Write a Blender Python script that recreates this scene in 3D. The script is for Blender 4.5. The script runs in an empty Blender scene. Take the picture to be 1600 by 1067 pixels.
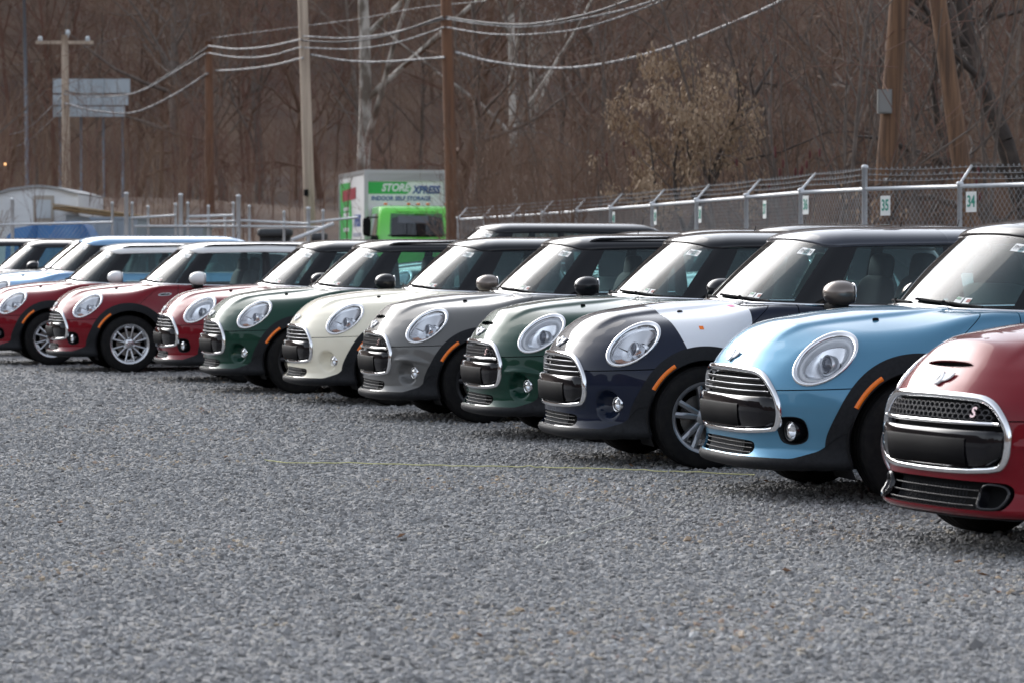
import bpy, bmesh, math, random
import numpy as np
from mathutils import Matrix, Vector
R = math.radians
random.seed(7); rng = np.random.default_rng(7)
scene = bpy.context.scene
col = scene.collection
# ------------------------------------------------------------------ camera, world, sun, exposure
cam_d = bpy.data.cameras.new('camera'); cam = bpy.data.objects.new('camera', cam_d); col.objects.link(cam)
cam.location = (0, 0, 1.239); cam.rotation_euler = (R(90-1.5976), 0, 0)
cam_d.sensor_width = 36; cam_d.lens = 36*4441.3/1600; cam_d.clip_end = 2000; cam_d.clip_start = .1
cam_d.dof.use_dof = True; cam_d.dof.focus_distance = 17.2; cam_d.dof.aperture_fstop = 5.4
scene.camera = cam
world = bpy.data.worlds.new('World'); scene.world = world; world.use_nodes = True
nt = world.node_tree; nt.nodes.clear()
sky = nt.nodes.new('ShaderNodeTexSky'); sky.sky_type = 'NISHITA'; sky.sun_disc = False
SUN_EL, SUN_AZ = 24, 326          # degrees; azimuth measured clockwise from +Y
sky.sun_elevation = R(SUN_EL); sky.sun_rotation = R(SUN_AZ)
sky.air_density = 1.0; sky.dust_density = 3.0; sky.ozone_density = 1.5
hs = nt.nodes.new('ShaderNodeHueSaturation'); hs.inputs['Saturation'].default_value = .28
bg = nt.nodes.new('ShaderNodeBackground'); bg.inputs['Strength'].default_value = .15
wo = nt.nodes.new('ShaderNodeOutputWorld')
nt.links.new(sky.outputs[0], hs.inputs['Color']); tn = nt.nodes.new('ShaderNodeMix'); tn.data_type = 'RGBA'; tn.blend_type = 'MULTIPLY'; tn.inputs[0].default_value = 1; tn.inputs[7].default_value = (.975,1.0,1.045,1)   # cool evening white balance
nt.links.new(hs.outputs[0], tn.inputs[6]); nt.links.new(tn.outputs[2], bg.inputs[0]); nt.links.new(bg.outputs[0], wo.inputs[0])
sun_d = bpy.data.lights.new('sun', 'SUN'); sun_d.energy = .5; sun_d.angle = R(55); sun_d.color = (1, .93, .84)
sun = bpy.data.objects.new('sun', sun_d); col.objects.link(sun)
sv = Vector((math.sin(R(SUN_AZ))*math.cos(R(SUN_EL)), math.cos(R(SUN_AZ))*math.cos(R(SUN_EL)), math.sin(R(SUN_EL))))
sun.rotation_euler = sv.to_track_quat('Z', 'Y').to_euler(); sun.location = (0, 0, 40)
vs = scene.view_settings; vs.view_transform = 'Standard'; vs.look = 'None'; vs.gamma = 1; vs.exposure = 1.18; vs.use_curve_mapping = False
# ------------------------------------------------------------------ helpers
def at(u, v, d):                          # a point seen at photo pixel (u, v) that stands d metres away
    dx, dv = (u-800)/4441.3, (533.5-v)/4441.3; p = R(1.5976)
    r = np.array([dx, math.cos(p)+dv*math.sin(p), -math.sin(p)+dv*math.cos(p)])
    return np.array([0, 0, 1.239])+r*(d/r[1])
MATS = {}
def mat(name, color=(.5,.5,.5), rough=.5, metal=0., coat=0., spec=.5, noise=None, bump=None, emit=None):
    if name in MATS: return MATS[name]
    m = bpy.data.materials.new(name); m.use_nodes = True; n = m.node_tree; b = n.nodes['Principled BSDF']
    b.inputs['Base Color'].default_value = (*color, 1); b.inputs['Roughness'].default_value = rough
    b.inputs['Metallic'].default_value = metal; b.inputs['Coat Weight'].default_value = coat
    b.inputs['Coat Roughness'].default_value = .03; b.inputs['Specular IOR Level'].default_value = spec
    if emit: b.inputs['Emission Color'].default_value = (*emit[0], 1); b.inputs['Emission Strength'].default_value = emit[1]
    if noise:                              # (scale, colour2, detail, contrast lo, hi)
        tc = n.nodes.new('ShaderNodeTexCoord'); t = n.nodes.new('ShaderNodeTexNoise'); t.inputs['Scale'].default_value = noise[0]; t.inputs['Detail'].default_value = noise[2]
        r = n.nodes.new('ShaderNodeValToRGB'); r.color_ramp.elements[0].position = noise[3]; r.color_ramp.elements[1].position = noise[4]
        r.color_ramp.elements[0].color = (*color, 1); r.color_ramp.elements[1].color = (*noise[1], 1)
        mp = n.nodes.new('ShaderNodeMapping')
        if len(noise) > 5: mp.inputs['Scale'].default_value = noise[5]
        n.links.new(tc.outputs['Object'], mp.inputs[0]); n.links.new(mp.outputs[0], t.inputs[0]); n.links.new(t.outputs[0], r.inputs[0]); n.links.new(r.outputs[0], b.inputs['Base Color'])
        if bump:
            bp = n.nodes.new('ShaderNodeBump'); bp.inputs['Strength'].default_value = bump; bp.inputs['Distance'].default_value = .02
            n.links.new(t.outputs[0], bp.inputs['Height']); n.links.new(bp.outputs[0], b.inputs['Normal'])
    MATS[name] = m; return m
def glass(name, tint, ior=1.5, rough=.0, body=0., bodycol=(.5,.5,.5)):
    m = bpy.data.materials.new(name); m.use_nodes = True; n = m.node_tree; n.nodes.clear()
    o = n.nodes.new('ShaderNodeOutputMaterial'); mx = n.nodes.new('ShaderNodeMixShader'); tr = n.nodes.new('ShaderNodeBsdfTransparent'); gl = n.nodes.new('ShaderNodeBsdfGlossy')
    fr = n.nodes.new('ShaderNodeFresnel'); fr.inputs[0].default_value = ior
    tr.inputs[0].default_value = (*tint, 1); gl.inputs['Roughness'].default_value = rough; gl.inputs[0].default_value = (1,1,1,1)
    last = tr
    if body:
        df = n.nodes.new('ShaderNodeBsdfDiffuse'); df.inputs[0].default_value = (*bodycol, 1); m2 = n.nodes.new('ShaderNodeMixShader'); m2.inputs[0].default_value = body
        n.links.new(tr.outputs[0], m2.inputs[1]); n.links.new(df.outputs[0], m2.inputs[2]); last = m2
    n.links.new(fr.outputs[0], mx.inputs[0]); n.links.new(last.outputs[0], mx.inputs[1]); n.links.new(gl.outputs[0], mx.inputs[2]); n.links.new(mx.outputs[0], o.inputs[0])
    MATS[name] = m; return m
def paint(name, c, metal=.0, rough=.35, flake=0.):
    if name in MATS: return MATS[name]
    m = mat(name, c, rough, metal, 1.0, spec=.05)
    n = m.node_tree; b = n.nodes['Principled BSDF']; b.inputs['Coat IOR'].default_value = 1.36
    # fine road dust film that roughens the clear coat a little
    tc = n.nodes.new('ShaderNodeTexCoord'); t = n.nodes.new('ShaderNodeTexNoise'); t.inputs['Scale'].default_value = 9; t.inputs['Detail'].default_value = 6
    mr = n.nodes.new('ShaderNodeMapRange'); mr.inputs[1].default_value = .3; mr.inputs[2].default_value = .8; mr.inputs[3].default_value = .012; mr.inputs[4].default_value = .035
    n.links.new(tc.outputs['Object'], t.inputs[0]); n.links.new(t.outputs[0], mr.inputs[0]); n.links.new(mr.outputs[0], b.inputs['Coat Roughness'])
    return m
def mesh_np(name, V, F, normals=None, smooth=True, mi=None):
    me = bpy.data.meshes.new(name)
    V = np.asarray(V, np.float32)
    if isinstance(F, np.ndarray):
        nf, k = F.shape; loops = F.ravel().astype(np.int32); starts = np.arange(nf, dtype=np.int32)*k
    else:
        ln = np.array([len(f) for f in F], np.int32); nf = len(F); loops = np.fromiter((i for f in F for i in f), np.int32); starts = np.concatenate([[0], np.cumsum(ln)[:-1]]).astype(np.int32)
    me.vertices.add(len(V)); me.vertices.foreach_set('co', V.ravel())
    me.loops.add(len(loops)); me.loops.foreach_set('vertex_index', loops)
    me.polygons.add(nf); me.polygons.foreach_set('loop_start', starts)
    me.update(calc_edges=True)
    me.polygons.foreach_set('use_smooth', np.full(nf, bool(smooth)))
    if mi is not None: me.polygons.foreach_set('material_index', np.asarray(mi, np.int32))
    me.validate()
    if normals is not None and len(me.loops) == len(normals): me.normals_split_custom_set(np.asarray(normals, np.float32).tolist())
    return me
def link(name, me, mats=None, parent=None, loc=None, rz=None):
    o = bpy.data.objects.new(name, me); col.objects.link(o)
    if mats is not None:
        ms = mats if isinstance(mats, (list, tuple)) else [mats]
        while len(me.materials) < len(ms): me.materials.append(None)
        for i, m in enumerate(ms):
            if me.materials[i] is None: me.materials[i] = m
            elif me.materials[i] != m: o.material_slots[i].link = 'OBJECT'; o.material_slots[i].material = m
    if parent: o.parent = parent
    if loc is not None: o.location = loc
    if rz is not None: o.rotation_euler = (0, 0, rz)
    return o
def tag(o, label=None, cat=None, group=None, kind=None):
    if label: o['label'] = label
    if cat: o['category'] = cat
    if group: o['group'] = group
    if kind: o['kind'] = kind
    return o
def empty(name, loc=(0,0,0), rz=0, **k):
    o = bpy.data.objects.new(name, None); o.empty_display_size = .1; col.objects.link(o); o.location = loc; o.rotation_euler = (0,0,rz)
    return tag(o, **k)
class G:                                   # growing geometry: vertices and faces of one mesh
    def __init__(s): s.V = []; s.F = []
    def add(s, V, F):
        o = len(s.V); s.V.extend([tuple(v) for v in V]); s.F.extend([tuple(i+o for i in f) for f in F]); return s
    def grid(s, P, cu=False, cv=False):    # P: (n, m, 3)
        P = np.asarray(P); n, m = P.shape[:2]
        F = [(i*m+j, ((i+1)%n)*m+j, ((i+1)%n)*m+(j+1)%m, i*m+(j+1)%m) for i in range(n if cu else n-1) for j in range(m if cv else m-1)]
        return s.add(P.reshape(-1,3), F)
    def box(s, c, sz, rot=None):
        q = np.array([(x,y,z) for x in (-.5,.5) for y in (-.5,.5) for z in (-.5,.5)])*np.array(sz)
        if rot is not None: q = q@np.array(rot).T
        return s.add(q+np.array(c), [(0,1,3,2),(4,6,7,5),(0,4,5,1),(2,3,7,6),(0,2,6,4),(1,5,7,3)])
    def tube(s, P, r, n=6, closed=False, cap=True, flat=None):
        P = np.asarray(P, float); m = len(P); r = np.broadcast_to(r, m)
        T = np.roll(P,-1,0)-np.roll(P,1,0) if closed else np.gradient(P, axis=0)
        T /= np.linalg.norm(T, axis=1, keepdims=True)+1e-9
        up = np.array([0,0,1.]) if abs(T[:,2]).max() < .9 else np.array([1.,0,0]) if abs(T[:,0]).max() < .9 else np.array([.3,.9,.2])
        N = np.cross(T, up); N /= np.linalg.norm(N, axis=1, keepdims=True)+1e-9; B = np.cross(N, T)
        a = np.linspace(0, 2*np.pi, n, endpoint=False); fl = 1 if flat is None else flat
        Q = P[:,None]+r[:,None,None]*(np.cos(a)[None,:,None]*N[:,None]*fl+np.sin(a)[None,:,None]*B[:,None])
        o = len(s.V); s.grid(Q, cu=closed, cv=True)
        if cap and not closed: s.F.append(tuple(o+i for i in range(n))[::-1]); s.F.append(tuple(o+(m-1)*n+i for i in range(n)))
        return s
    def lathe(s, prof, n=32, axis='y', c=(0,0,0)):     # prof: (r, h)
        a = np.linspace(0, 2*np.pi, n, endpoint=False)
        P = np.array([[(r*math.cos(t), h, r*math.sin(t)) for t in a] for r, h in prof])
        if axis == 'z': P = P[...,[0,2,1]]
        if axis == 'x': P = P[...,[1,0,2]]
        return s.grid(P+np.array(c), cv=True)
    def sup(s, c, sz, e=.5, n=14, rot=None):           # rounded box / egg (superellipsoid)
        u = np.linspace(-np.pi/2, np.pi/2, n); v = np.linspace(0, 2*np.pi, 2*n, endpoint=False)
        f = lambda t: np.sign(t)*np.abs(t)**e
        U, W = np.meshgrid(u, v, indexing='ij')
        Q = np.stack([f(np.cos(U))*f(np.cos(W)), f(np.cos(U))*f(np.sin(W)), f(np.sin(U))], -1)*np.array(sz)/2
        if rot is not None: Q = Q@np.array(rot).T
        return s.grid(Q+np.array(c), cv=True)
    def prism(s, poly, h, M=None):                     # polygon in xy, extruded to z=h, through matrix M
        n = len(poly); V = [(x,y,0) for x,y in poly]+[(x,y,h) for x,y in poly]
        if M is not None: V = [tuple(M@Vector(v)) for v in V]
        return s.add(V, [tuple(range(n))[::-1], tuple(range(n,2*n))]+[(i,(i+1)%n,n+(i+1)%n,n+i) for i in range(n)])
    def mesh(s, name, smooth=False):
        return mesh_np(name, np.array(s.V), s.F, smooth=smooth)
    def obj(s, name, m, parent=None, smooth=False, **k):
        o = link(name, s.mesh(name, smooth), m, parent); return tag(o, **k)
def auto_smooth(me, ang=40):
    me.polygons.foreach_set('use_smooth', np.ones(len(me.polygons), bool))
    me.set_sharp_from_angle(angle=R(ang)); return me
_tx = {}
def text_mesh(txt, size=1., ext=.0, shear=0., bold=0.):
    key = (txt, size, ext, shear, bold)
    if key in _tx: return _tx[key]
    c = bpy.data.curves.new('lettering', 'FONT'); c.body = txt; c.size = size; c.extrude = ext; c.align_x = 'CENTER'; c.align_y = 'CENTER'; c.shear = shear; c.offset = bold; c.resolution_u = 3
    o = bpy.data.objects.new('lettering', c)
    me = bpy.data.meshes.new_from_object(o); bpy.data.objects.remove(o); bpy.data.curves.remove(c)
    _tx[key] = me; return me
def frame(o, n, up=(0,0,1)):               # matrix with z along n, y roughly up
    n = Vector(n).normalized(); x = Vector(up).cross(n).normalized(); y = n.cross(x)
    return Matrix.Translation(Vector(o)) @ Matrix((x, y, n)).transposed().to_4x4()
# ------------------------------------------------------------------ car body as one smooth implicit surface
def table(pts, lo, hi, sm):
    xs = np.linspace(lo, hi, 1200); p = np.array(pts, float)
    ys = np.interp(xs, p[:,0], p[:,1]); st = xs[1]-xs[0]
    n = max(1, int(3*sm/st)); k = np.exp(-.5*(np.arange(-n, n+1)*st/sm)**2); k /= k.sum()
    ypad = np.concatenate([ys[0]+(np.arange(-n,0))*(ys[1]-ys[0]), ys, ys[-1]+(np.arange(1,n+1))*(ys[-1]-ys[-2])])
    ys = np.convolve(ypad, k, 'valid')
    return lambda v: np.interp(v, xs, ys)
def smax(a, b, k):
    h = np.clip(1-np.abs(a-b)/k, 0, 1)
    return np.maximum(a, b)+h*h*k*.25
def sstep(a, b, v):
    t = np.clip((v-a)/(b-a), 0, 1); return t*t*(3-2*t)
class Body:
    def __init__(s, kind):
        C = kind == 'C'
        s.C = C
        s.L = 4.25 if C else 3.84
        s.W = .875 if C else .84
        s.ax = (.79, .79+2.67) if C else (.757, .757+2.495)
        s.wr = .318 if C else .31
        s.rin = .372 if C else .345
        s.rout = .456 if C else .425
        s.zb = .985 if C else .965
        s.xc = table([(.10,.06),(.155,.03),(.185,-.022),(.222,-.030),(.245,-.004),(.28,.012),(.34,.012),(.42,-.002),(.5,-.006),(.58,.004),(.66,.022),(.735,.050),(.80,.085),(1.1,.30)], .1, 1.1, .012)
        zt = [(-.2,.60),(0,.735),(.05,.785),(.1,.828),(.2,.885),(.33,.926),(.53,.960),(.71,.981),(1.0,.997),(1.3,1.0),(1.8,.998),(5,.998)]
        if C: zt = [(q, w+.004) for q, w in zt]
        s.zc = table(zt, -.2, 5, .03)
        s.wv = table([(.0,-.07),(.15,-.05),(.25,-.03),(.4,-.006),(.55,.0),(.65,-.003),(.75,-.015),(.85,-.034),(.95,-.058),(1.1,-.10)], 0, 1.1, .03)
        L = s.L
        s.wp = table([(-.2,-.20),(0,-.12),(.2,-.05),(.4,-.016),(.6,-.004),(.9,0),(L-1.0,0),(L-.5,-.02),(L-.2,-.06),(L,-.12),(L+.3,-.25)], -.2, L+.3, .06)
        s.xr = table([(.1,.09),(.2,.02),(.3,.0),(.5,.0),(.6,.03),(.8,.05),(1.0,.09),(1.1,.13)], .1, 1.1, .03)
        s.A = .47 if C else .47
        s.ex = 3.3 if C else 3.05
        s.an = .835 if C else .80
        s.dim = []     # dimples (fog lamp bowls)
        s.bumps = []
    def F(s, P):
        x, a, z = P[...,0], np.abs(P[...,1]), P[...,2]
        a2 = np.sqrt(a*a+1e-4)
        Ws = s.W+s.wp(x)+s.wv(z)
        for ax in s.ax:
            r = np.hypot(x-ax, z-s.wr); Ws = Ws+.014*np.exp(-((r-s.rout)/.10)**2)
        f1 = (a-Ws)/1.02
        u = a2/s.an
        c = s.A*u**s.ex; dc = s.ex*s.A*u**(s.ex-1)/s.an
        Xf = s.xc(z)+c
        dz = (s.xc(z+.01)-s.xc(z-.01))/.02
        f2 = (Xf-x)/np.sqrt(1+dc*dc+dz*dz)
        cr = .007+.038*(1-sstep(.55,1.25,x))
        zt = s.zc(x)-cr*(a/.447)**2
        dome = .017*sstep(.10,.34,x)*(1-.6*sstep(.8,1.15,x))
        zt = zt+dome*(.5+.5*np.tanh((.335+.10*sstep(.2,1.1,x)-a)/.022))-.5*dome
        dx = (s.zc(x+.01)-s.zc(x-.01))/.02
        f3 = (z-zt)/np.sqrt(1+dx*dx+(2*cr*a/.447**2)**2)
        k1 = .25-.19*sstep(.45,1.15,x)
        k1 = k1+.05*sstep(s.L-.9,s.L-.3,x)
        f = smax(f1, f3, k1)
        f = smax(f, f2, .05+sstep(.42,.78,z)*(.05+.11*sstep(.2,.5,a)))
        rr = a/s.W
        f4 = x-(s.L-s.xr(z)-.22*rr**3)
        f = smax(f, f4/1.1, .10)
        f5 = .165+.02*sstep(.0,.5,x)-z
        f = smax(f, f5, .05)
        for (cx,cy,cz,r,k) in s.dim:
            d = np.sqrt((x-cx)**2+(a-cy)**2+(z-cz)**2)-r
            f = smax(f, -d, k)
        for b in s.bumps: f = f-b(x,a,z)
        return f
    def grad(s, P):
        e = .002; g = np.empty_like(P)
        for i in range(3):
            d = np.zeros(3); d[i] = e
            g[...,i] = s.F(P+d)-s.F(P-d)
        return g/(np.linalg.norm(g, axis=-1, keepdims=True)+1e-12)
    def cast(s, O, D, tmax, n=34, t0=0.):
        lo = np.full(len(O), t0); hi = np.full(len(O), tmax)     # F(lo)<0 , F(hi)>0
        for _ in range(n):
            m = (lo+hi)/2; v = s.F(O+D*m[:,None]) < 0
            lo = np.where(v, m, lo); hi = np.where(v, hi, m)
        return O+D*((lo+hi)/2)[:,None]
    def front(s, y, z):
        y = np.asarray(y, float).ravel(); z = np.asarray(z, float).ravel()
        # march from far ahead to first inside
        x = np.full(len(y), -.3); P = np.stack([x, y, z], 1); done = np.zeros(len(y), bool)
        for i in range(100):
            f = s.F(P); inside = f < 0
            done |= inside
            P[~done,0] += .012
        O = P+np.array([.0,0,0]); D = np.tile([-1.,0,0], (len(y),1))
        return s.cast(O, D, .03)
    def side(s, x, z):
        x = np.asarray(x, float).ravel(); z = np.asarray(z, float).ravel()
        O = np.stack([x, np.zeros_like(x), z], 1); D = np.tile([0.,-1,0], (len(x),1))
        return s.cast(O, D, 1.2)
    def top(s, x, y):
        x = np.asarray(x, float).ravel(); y = np.asarray(y, float).ravel()
        O = np.stack([x, y, np.full_like(x,.5)], 1); D = np.tile([0.,0,1], (len(x),1))
        return s.cast(O, D, .8)
# ------------------------------------------------------------------ cutting a skin into panels
def chaikin(p, it=3):
    p = np.array(p, float)
    for _ in range(it):
        q = np.roll(p, -1, 0); p = np.stack([.75*p+.25*q, .25*p+.75*q], 1).reshape(-1, 2)
    return p
def mirror_poly(h):                         # half outline from top centre to bottom centre -> closed outline
    h = list(h); return [(-a, z) for a, z in h if a > 1e-6][::-1]+[(a, z) for a, z in h if a > 1e-6]
def sd_poly(poly, Q):
    A = np.asarray(poly); B = np.roll(A, -1, 0); d = np.full(len(Q), 1e9); w = np.zeros(len(Q), int)
    lo, hi = A.min(0)-.05, A.max(0)+.05
    near = np.all((Q > lo) & (Q < hi), 1); q = Q[near]
    dd = np.full(len(q), 1e9); odd = np.zeros(len(q), bool)
    for a, b in zip(A, B):
        e = b-a; v = q-a; t = np.clip((v@e)/(e@e+1e-12), 0, 1); dd = np.minimum(dd, np.linalg.norm(v-t[:,None]*e, axis=1))
        c = (a[1] > q[:,1]) != (b[1] > q[:,1])
        with np.errstate(divide='ignore', invalid='ignore'):
            xi = a[0]+(q[:,1]-a[1])*(b[0]-a[0])/(b[1]-a[1])
        odd ^= c & (q[:,0] < xi)
    out = np.full(len(Q), .05); out[near] = np.where(odd, -dd, dd); return out
def cut(V, T, L, g):
    v = g(V); v = np.where(np.abs(v) < 1e-6, 1e-6, v); s = v < 0
    n = s[T].sum(1); cr = (n == 1) | (n == 2)
    K, KL, C, CL = T[~cr], L[~cr], T[cr], L[cr]
    neg = s[K[:,0]]
    if len(C) == 0: return V, K, KL, neg
    sc = s[C]; odd = np.where(sc.sum(1) == 1, sc.argmax(1), sc.argmin(1))
    C = np.take_along_axis(C, (odd[:,None]+np.arange(3))%3, 1); m = len(C)
    e = np.sort(np.concatenate([C[:,[0,1]], C[:,[0,2]]]), 1).astype(np.int64); key = e[:,0]*len(V)+e[:,1]
    uk, inv = np.unique(key, return_inverse=True); i, j = uk//len(V), uk % len(V); t = v[i]/(v[i]-v[j])
    NV = V[i]+t[:,None]*(V[j]-V[i]); ab, ac = len(V)+inv[:m], len(V)+inv[m:]
    T2 = np.concatenate([K, np.stack([C[:,0],ab,ac],1), np.stack([ab,C[:,1],C[:,2]],1), np.stack([ab,C[:,2],ac],1)])
    sa = s[C[:,0]]
    return np.concatenate([V, NV]), T2, np.concatenate([KL, CL, CL, CL]), np.concatenate([neg, sa, ~sa, ~sa])
def piece(name, V, T, Nf, depth=.014, off=0.):
    ids, inv = np.unique(T, return_inverse=True); P = V[ids]; T = inv.reshape(-1, 3)
    ar = np.linalg.norm(np.cross(P[T[:,1]]-P[T[:,0]], P[T[:,2]]-P[T[:,0]]), axis=1); T = T[ar > 1e-9]
    N = Nf(P); P = P+N*off
    e = np.concatenate([T[:,[0,1]], T[:,[1,2]], T[:,[2,0]]]); es = np.sort(e, 1); key = es[:,0].astype(np.int64)*len(P)+es[:,1]
    uk, first, cnt = np.unique(key, return_index=True, return_counts=True); b = e[first[cnt == 1]]
    bi, binv = np.unique(b, return_inverse=True); b2 = binv.reshape(-1, 2)+len(P)
    PV = np.concatenate([P, P[bi]-N[bi]*depth])
    Q = np.stack([b[:,1], b[:,0], b2[:,0], b2[:,1]], 1)
    F = [tuple(f) for f in T.tolist()]+[tuple(f) for f in Q.tolist()]
    qn = np.cross(PV[Q[:,1]]-PV[Q[:,0]], PV[Q[:,2]]-PV[Q[:,0]]); qn /= np.linalg.norm(qn, axis=1, keepdims=True)+1e-12
    ln = np.concatenate([N[T.ravel()], np.repeat(qn, 4, 0)])
    return mesh_np(name, PV, F, normals=ln)
def box_shell(xs, ys, zs):                  # closed box grid (without its bottom) on given coordinate arrays
    idx = {}; V = []; T = []
    def vid(i, j, k):
        key = (i, j, k)
        if key not in idx: idx[key] = len(V); V.append((xs[i], ys[j], zs[k]))
        return idx[key]
    nx, ny, nz = len(xs), len(ys), len(zs)
    def q(a, b, c, d): T.append((a,b,c)); T.append((a,c,d))
    for j in range(ny-1):
        for k in range(nz-1):
            q(vid(0,j,k), vid(0,j,k+1), vid(0,j+1,k+1), vid(0,j+1,k)); q(vid(nx-1,j,k), vid(nx-1,j+1,k), vid(nx-1,j+1,k+1), vid(nx-1,j,k+1))
    for i in range(nx-1):
        for k in range(nz-1):
            q(vid(i,0,k), vid(i+1,0,k), vid(i+1,0,k+1), vid(i,0,k+1)); q(vid(i,ny-1,k), vid(i,ny-1,k+1), vid(i+1,ny-1,k+1), vid(i+1,ny-1,k))
        for j in range(ny-1):
            q(vid(i,j,nz-1), vid(i+1,j,nz-1), vid(i+1,j+1,nz-1), vid(i,j+1,nz-1))
    return np.array(V), np.array(T)
def cr_curve(N):                            # Catmull-Rom through nodes, mirrored at both ends (half of a closed symmetric loop)
    N = np.array(N, float); a = N[1]*[1,-1,1]; b = N[-2]*[1,-1,1]; Q = np.concatenate([[a], N, [b]])
    def f(s):
        s = np.asarray(s, float); i = np.clip(s.astype(int), 0, len(N)-2); t = (s-i)[...,None]
        p0, p1, p2, p3 = Q[i], Q[i+1], Q[i+2], Q[i+3]
        return .5*(2*p1+(p2-p0)*t+(2*p0-5*p1+4*p2-p3)*t*t+(3*p1-p0-3*p2+p3)*t**3)
    return f
# ------------------------------------------------------------------ shared materials
mat('chrome', (.80,.81,.83), .10, 1.0); mat('satin_silver', (.55,.56,.58), .28, 1.0); mat('dark_chrome', (.30,.27,.25), .22, 1.0)
mat('black_plastic', (.012,.013,.015), .62, spec=.14, noise=(60,(.020,.021,.024),4,.3,.8)); mat('gloss_black', (.006,.006,.008), .10, 0, .6, spec=.15)
mat('matte_black', (.008,.008,.009), .85, spec=.2); mat('pillar_black', (.007,.008,.010), .14, 0, .4, spec=.15); mat('rubber', (.010,.010,.011), .8, spec=.12, noise=(25,(.018,.0175,.017),4,.35,.75))
mat('rim_silver', (.62,.63,.65), .25, .9); mat('rim_shaded', (.03,.03,.033), .35, .3); mat('rim_dark', (.30,.31,.33), .3, .8); mat('brake_steel', (.25,.24,.23), .4, .9)  # the near-black rim colour stands in for shade inside the wheel arches
mat('orange_lens', (.90,.19,.008), .3, 0, .4, spec=.3); mat('red_lens', (.45,.01,.012), .2, 0, 1.0); mat('drl_white', (.82,.84,.87), .3)
mat('reflector', (.86,.88,.91), .17, .85); mat('projector_glass', (.10,.11,.14), .04, .3, 1.0)
mat('cabin_dark', (.018,.019,.021), .7); mat('seat_cloth', (.035,.036,.04), .85); mat('sticker_white', (.78,.79,.78), .5); mat('sticker_ink', (.03,.03,.04), .6)
mat('sticker_green', (.20,.34,.24), .5); mat('sticker_red', (.40,.16,.14), .5); mat('sticker_yellow', (.72,.62,.15), .5); mat('film_white', (.74,.77,.82), .45, 0, .3); mat('film_pink', (.75,.16,.34), .5)
mat('fin_grey', (.14,.135,.13), .5, .4); mat('mesh_dark', (.025,.025,.027), .5, 0, spec=.25); mat('mesh_grey', (.06,.06,.065), .45, .2, spec=.3)
glass('window_glass', (.74,.88,.88), 1.36, 0, .05, (.22,.34,.38)); glass('lamp_glass', (.98,.985,.99), 1.33)
mat('window_paper', (.62,.72,.68), .7)
# ------------------------------------------------------------------ car parts, cached so that alike cars share their meshes
CACHE = {}
def cached(fn):
    def w(*a):
        k = (fn.__name__,)+a
        if k not in CACHE: CACHE[k] = fn(*a)
        return CACHE[k]
    return w
GR_H = [(0,.692),(.25,.690),(.362,.668),(.445,.605),(.487,.52),(.482,.41),(.42,.358),(0,.350)]
GR_C = [(0,.700),(.31,.697),(.44,.672),(.53,.60),(.575,.51),(.572,.41),(.52,.354),(0,.342)]
GR_CS = [(0,.702),(.34,.698),(.48,.672),(.57,.60),(.605,.515),(.59,.41),(.53,.358),(0,.346)]
GR_S = [(0,.694),(.29,.691),(.395,.668),(.465,.60),(.497,.52),(.482,.41),(.42,.356),(0,.346)]
LOW = [(0,.326),(.36,.322),(.40,.305),(.392,.252),(.34,.242),(0,.240)]
LOW_J = [(0,.330),(.48,.328),(.55,.325),(.58,.30),(.57,.225),(.53,.208),(0,.208)]
FOG_C = [(.548,.44),(.59,.452),(.645,.452),(.675,.43),(.678,.35),(.655,.315),(.60,.307),(.552,.33)]
SCOOP_H = [(-.19,.806),(-.11,.820),(.11,.820),(.19,.806),(.15,.797),(0,.793),(-.15,.797)]
SCOOP_C = [(a*1.25, z+.004) for a, z in SCOOP_H]
def scoop(kind): return SCOOP_C if kind == 'C' else SCOOP_H
HL_TH = R(17); HL_T = R(34)                # the lamp outline is an ellipse swept into the fender obliquely, tilted up and back
def hl_par(kind): return (.520,.742,.194,.100) if kind == 'C' else (.522,.742,.190,.098)
def hl_uv(kind, rho, th):
    uc, vc, A, B = hl_par(kind); u, v = A*rho*np.cos(th), B*rho*np.sin(th); c, q = math.cos(HL_T), math.sin(HL_T)
    return uc+u*c-v*q, vc+u*q+v*c
def hl_pts(b, kind, rho, th):               # car's left side
    U, V = [np.asarray(t, float).ravel() for t in np.broadcast_arrays(*hl_uv(kind, rho, th))]; c, q = math.cos(HL_TH), math.sin(HL_TH)
    e = np.array([c,-q,0]); w = np.array([q,c,0]); P = U[:,None]*e+V[:,None]*[0,0,1]-w*1.1; done = np.zeros(len(U), bool)
    for _ in range(110): done |= b.F(P) < 0; P[~done] += w*.012
    return b.cast(P, np.tile(-w, (len(U),1)), .03)
@cached
def get_body(kind, sport):
    b = Body(kind)
    if kind == 'H':
        p = b.front([-.605], [.385])[0]; n = b.grad(p[None])[0]
        b.dim.append((p[0]-.012, .605, .385, .082, .025))
    if sport:
        b.bumps.append(lambda x, a, z: .020*np.exp(-((a-.62)/.085)**2)*np.exp(-((z-.490+.25*(a-.60)**2*8)/.016)**2)*(x < .8))
        b.bumps.append(lambda x, a, z: .017*np.exp(-(a/.25)**4)*np.exp(-((x-.20)/.06)**2)*(z > .7))
    return b
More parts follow.
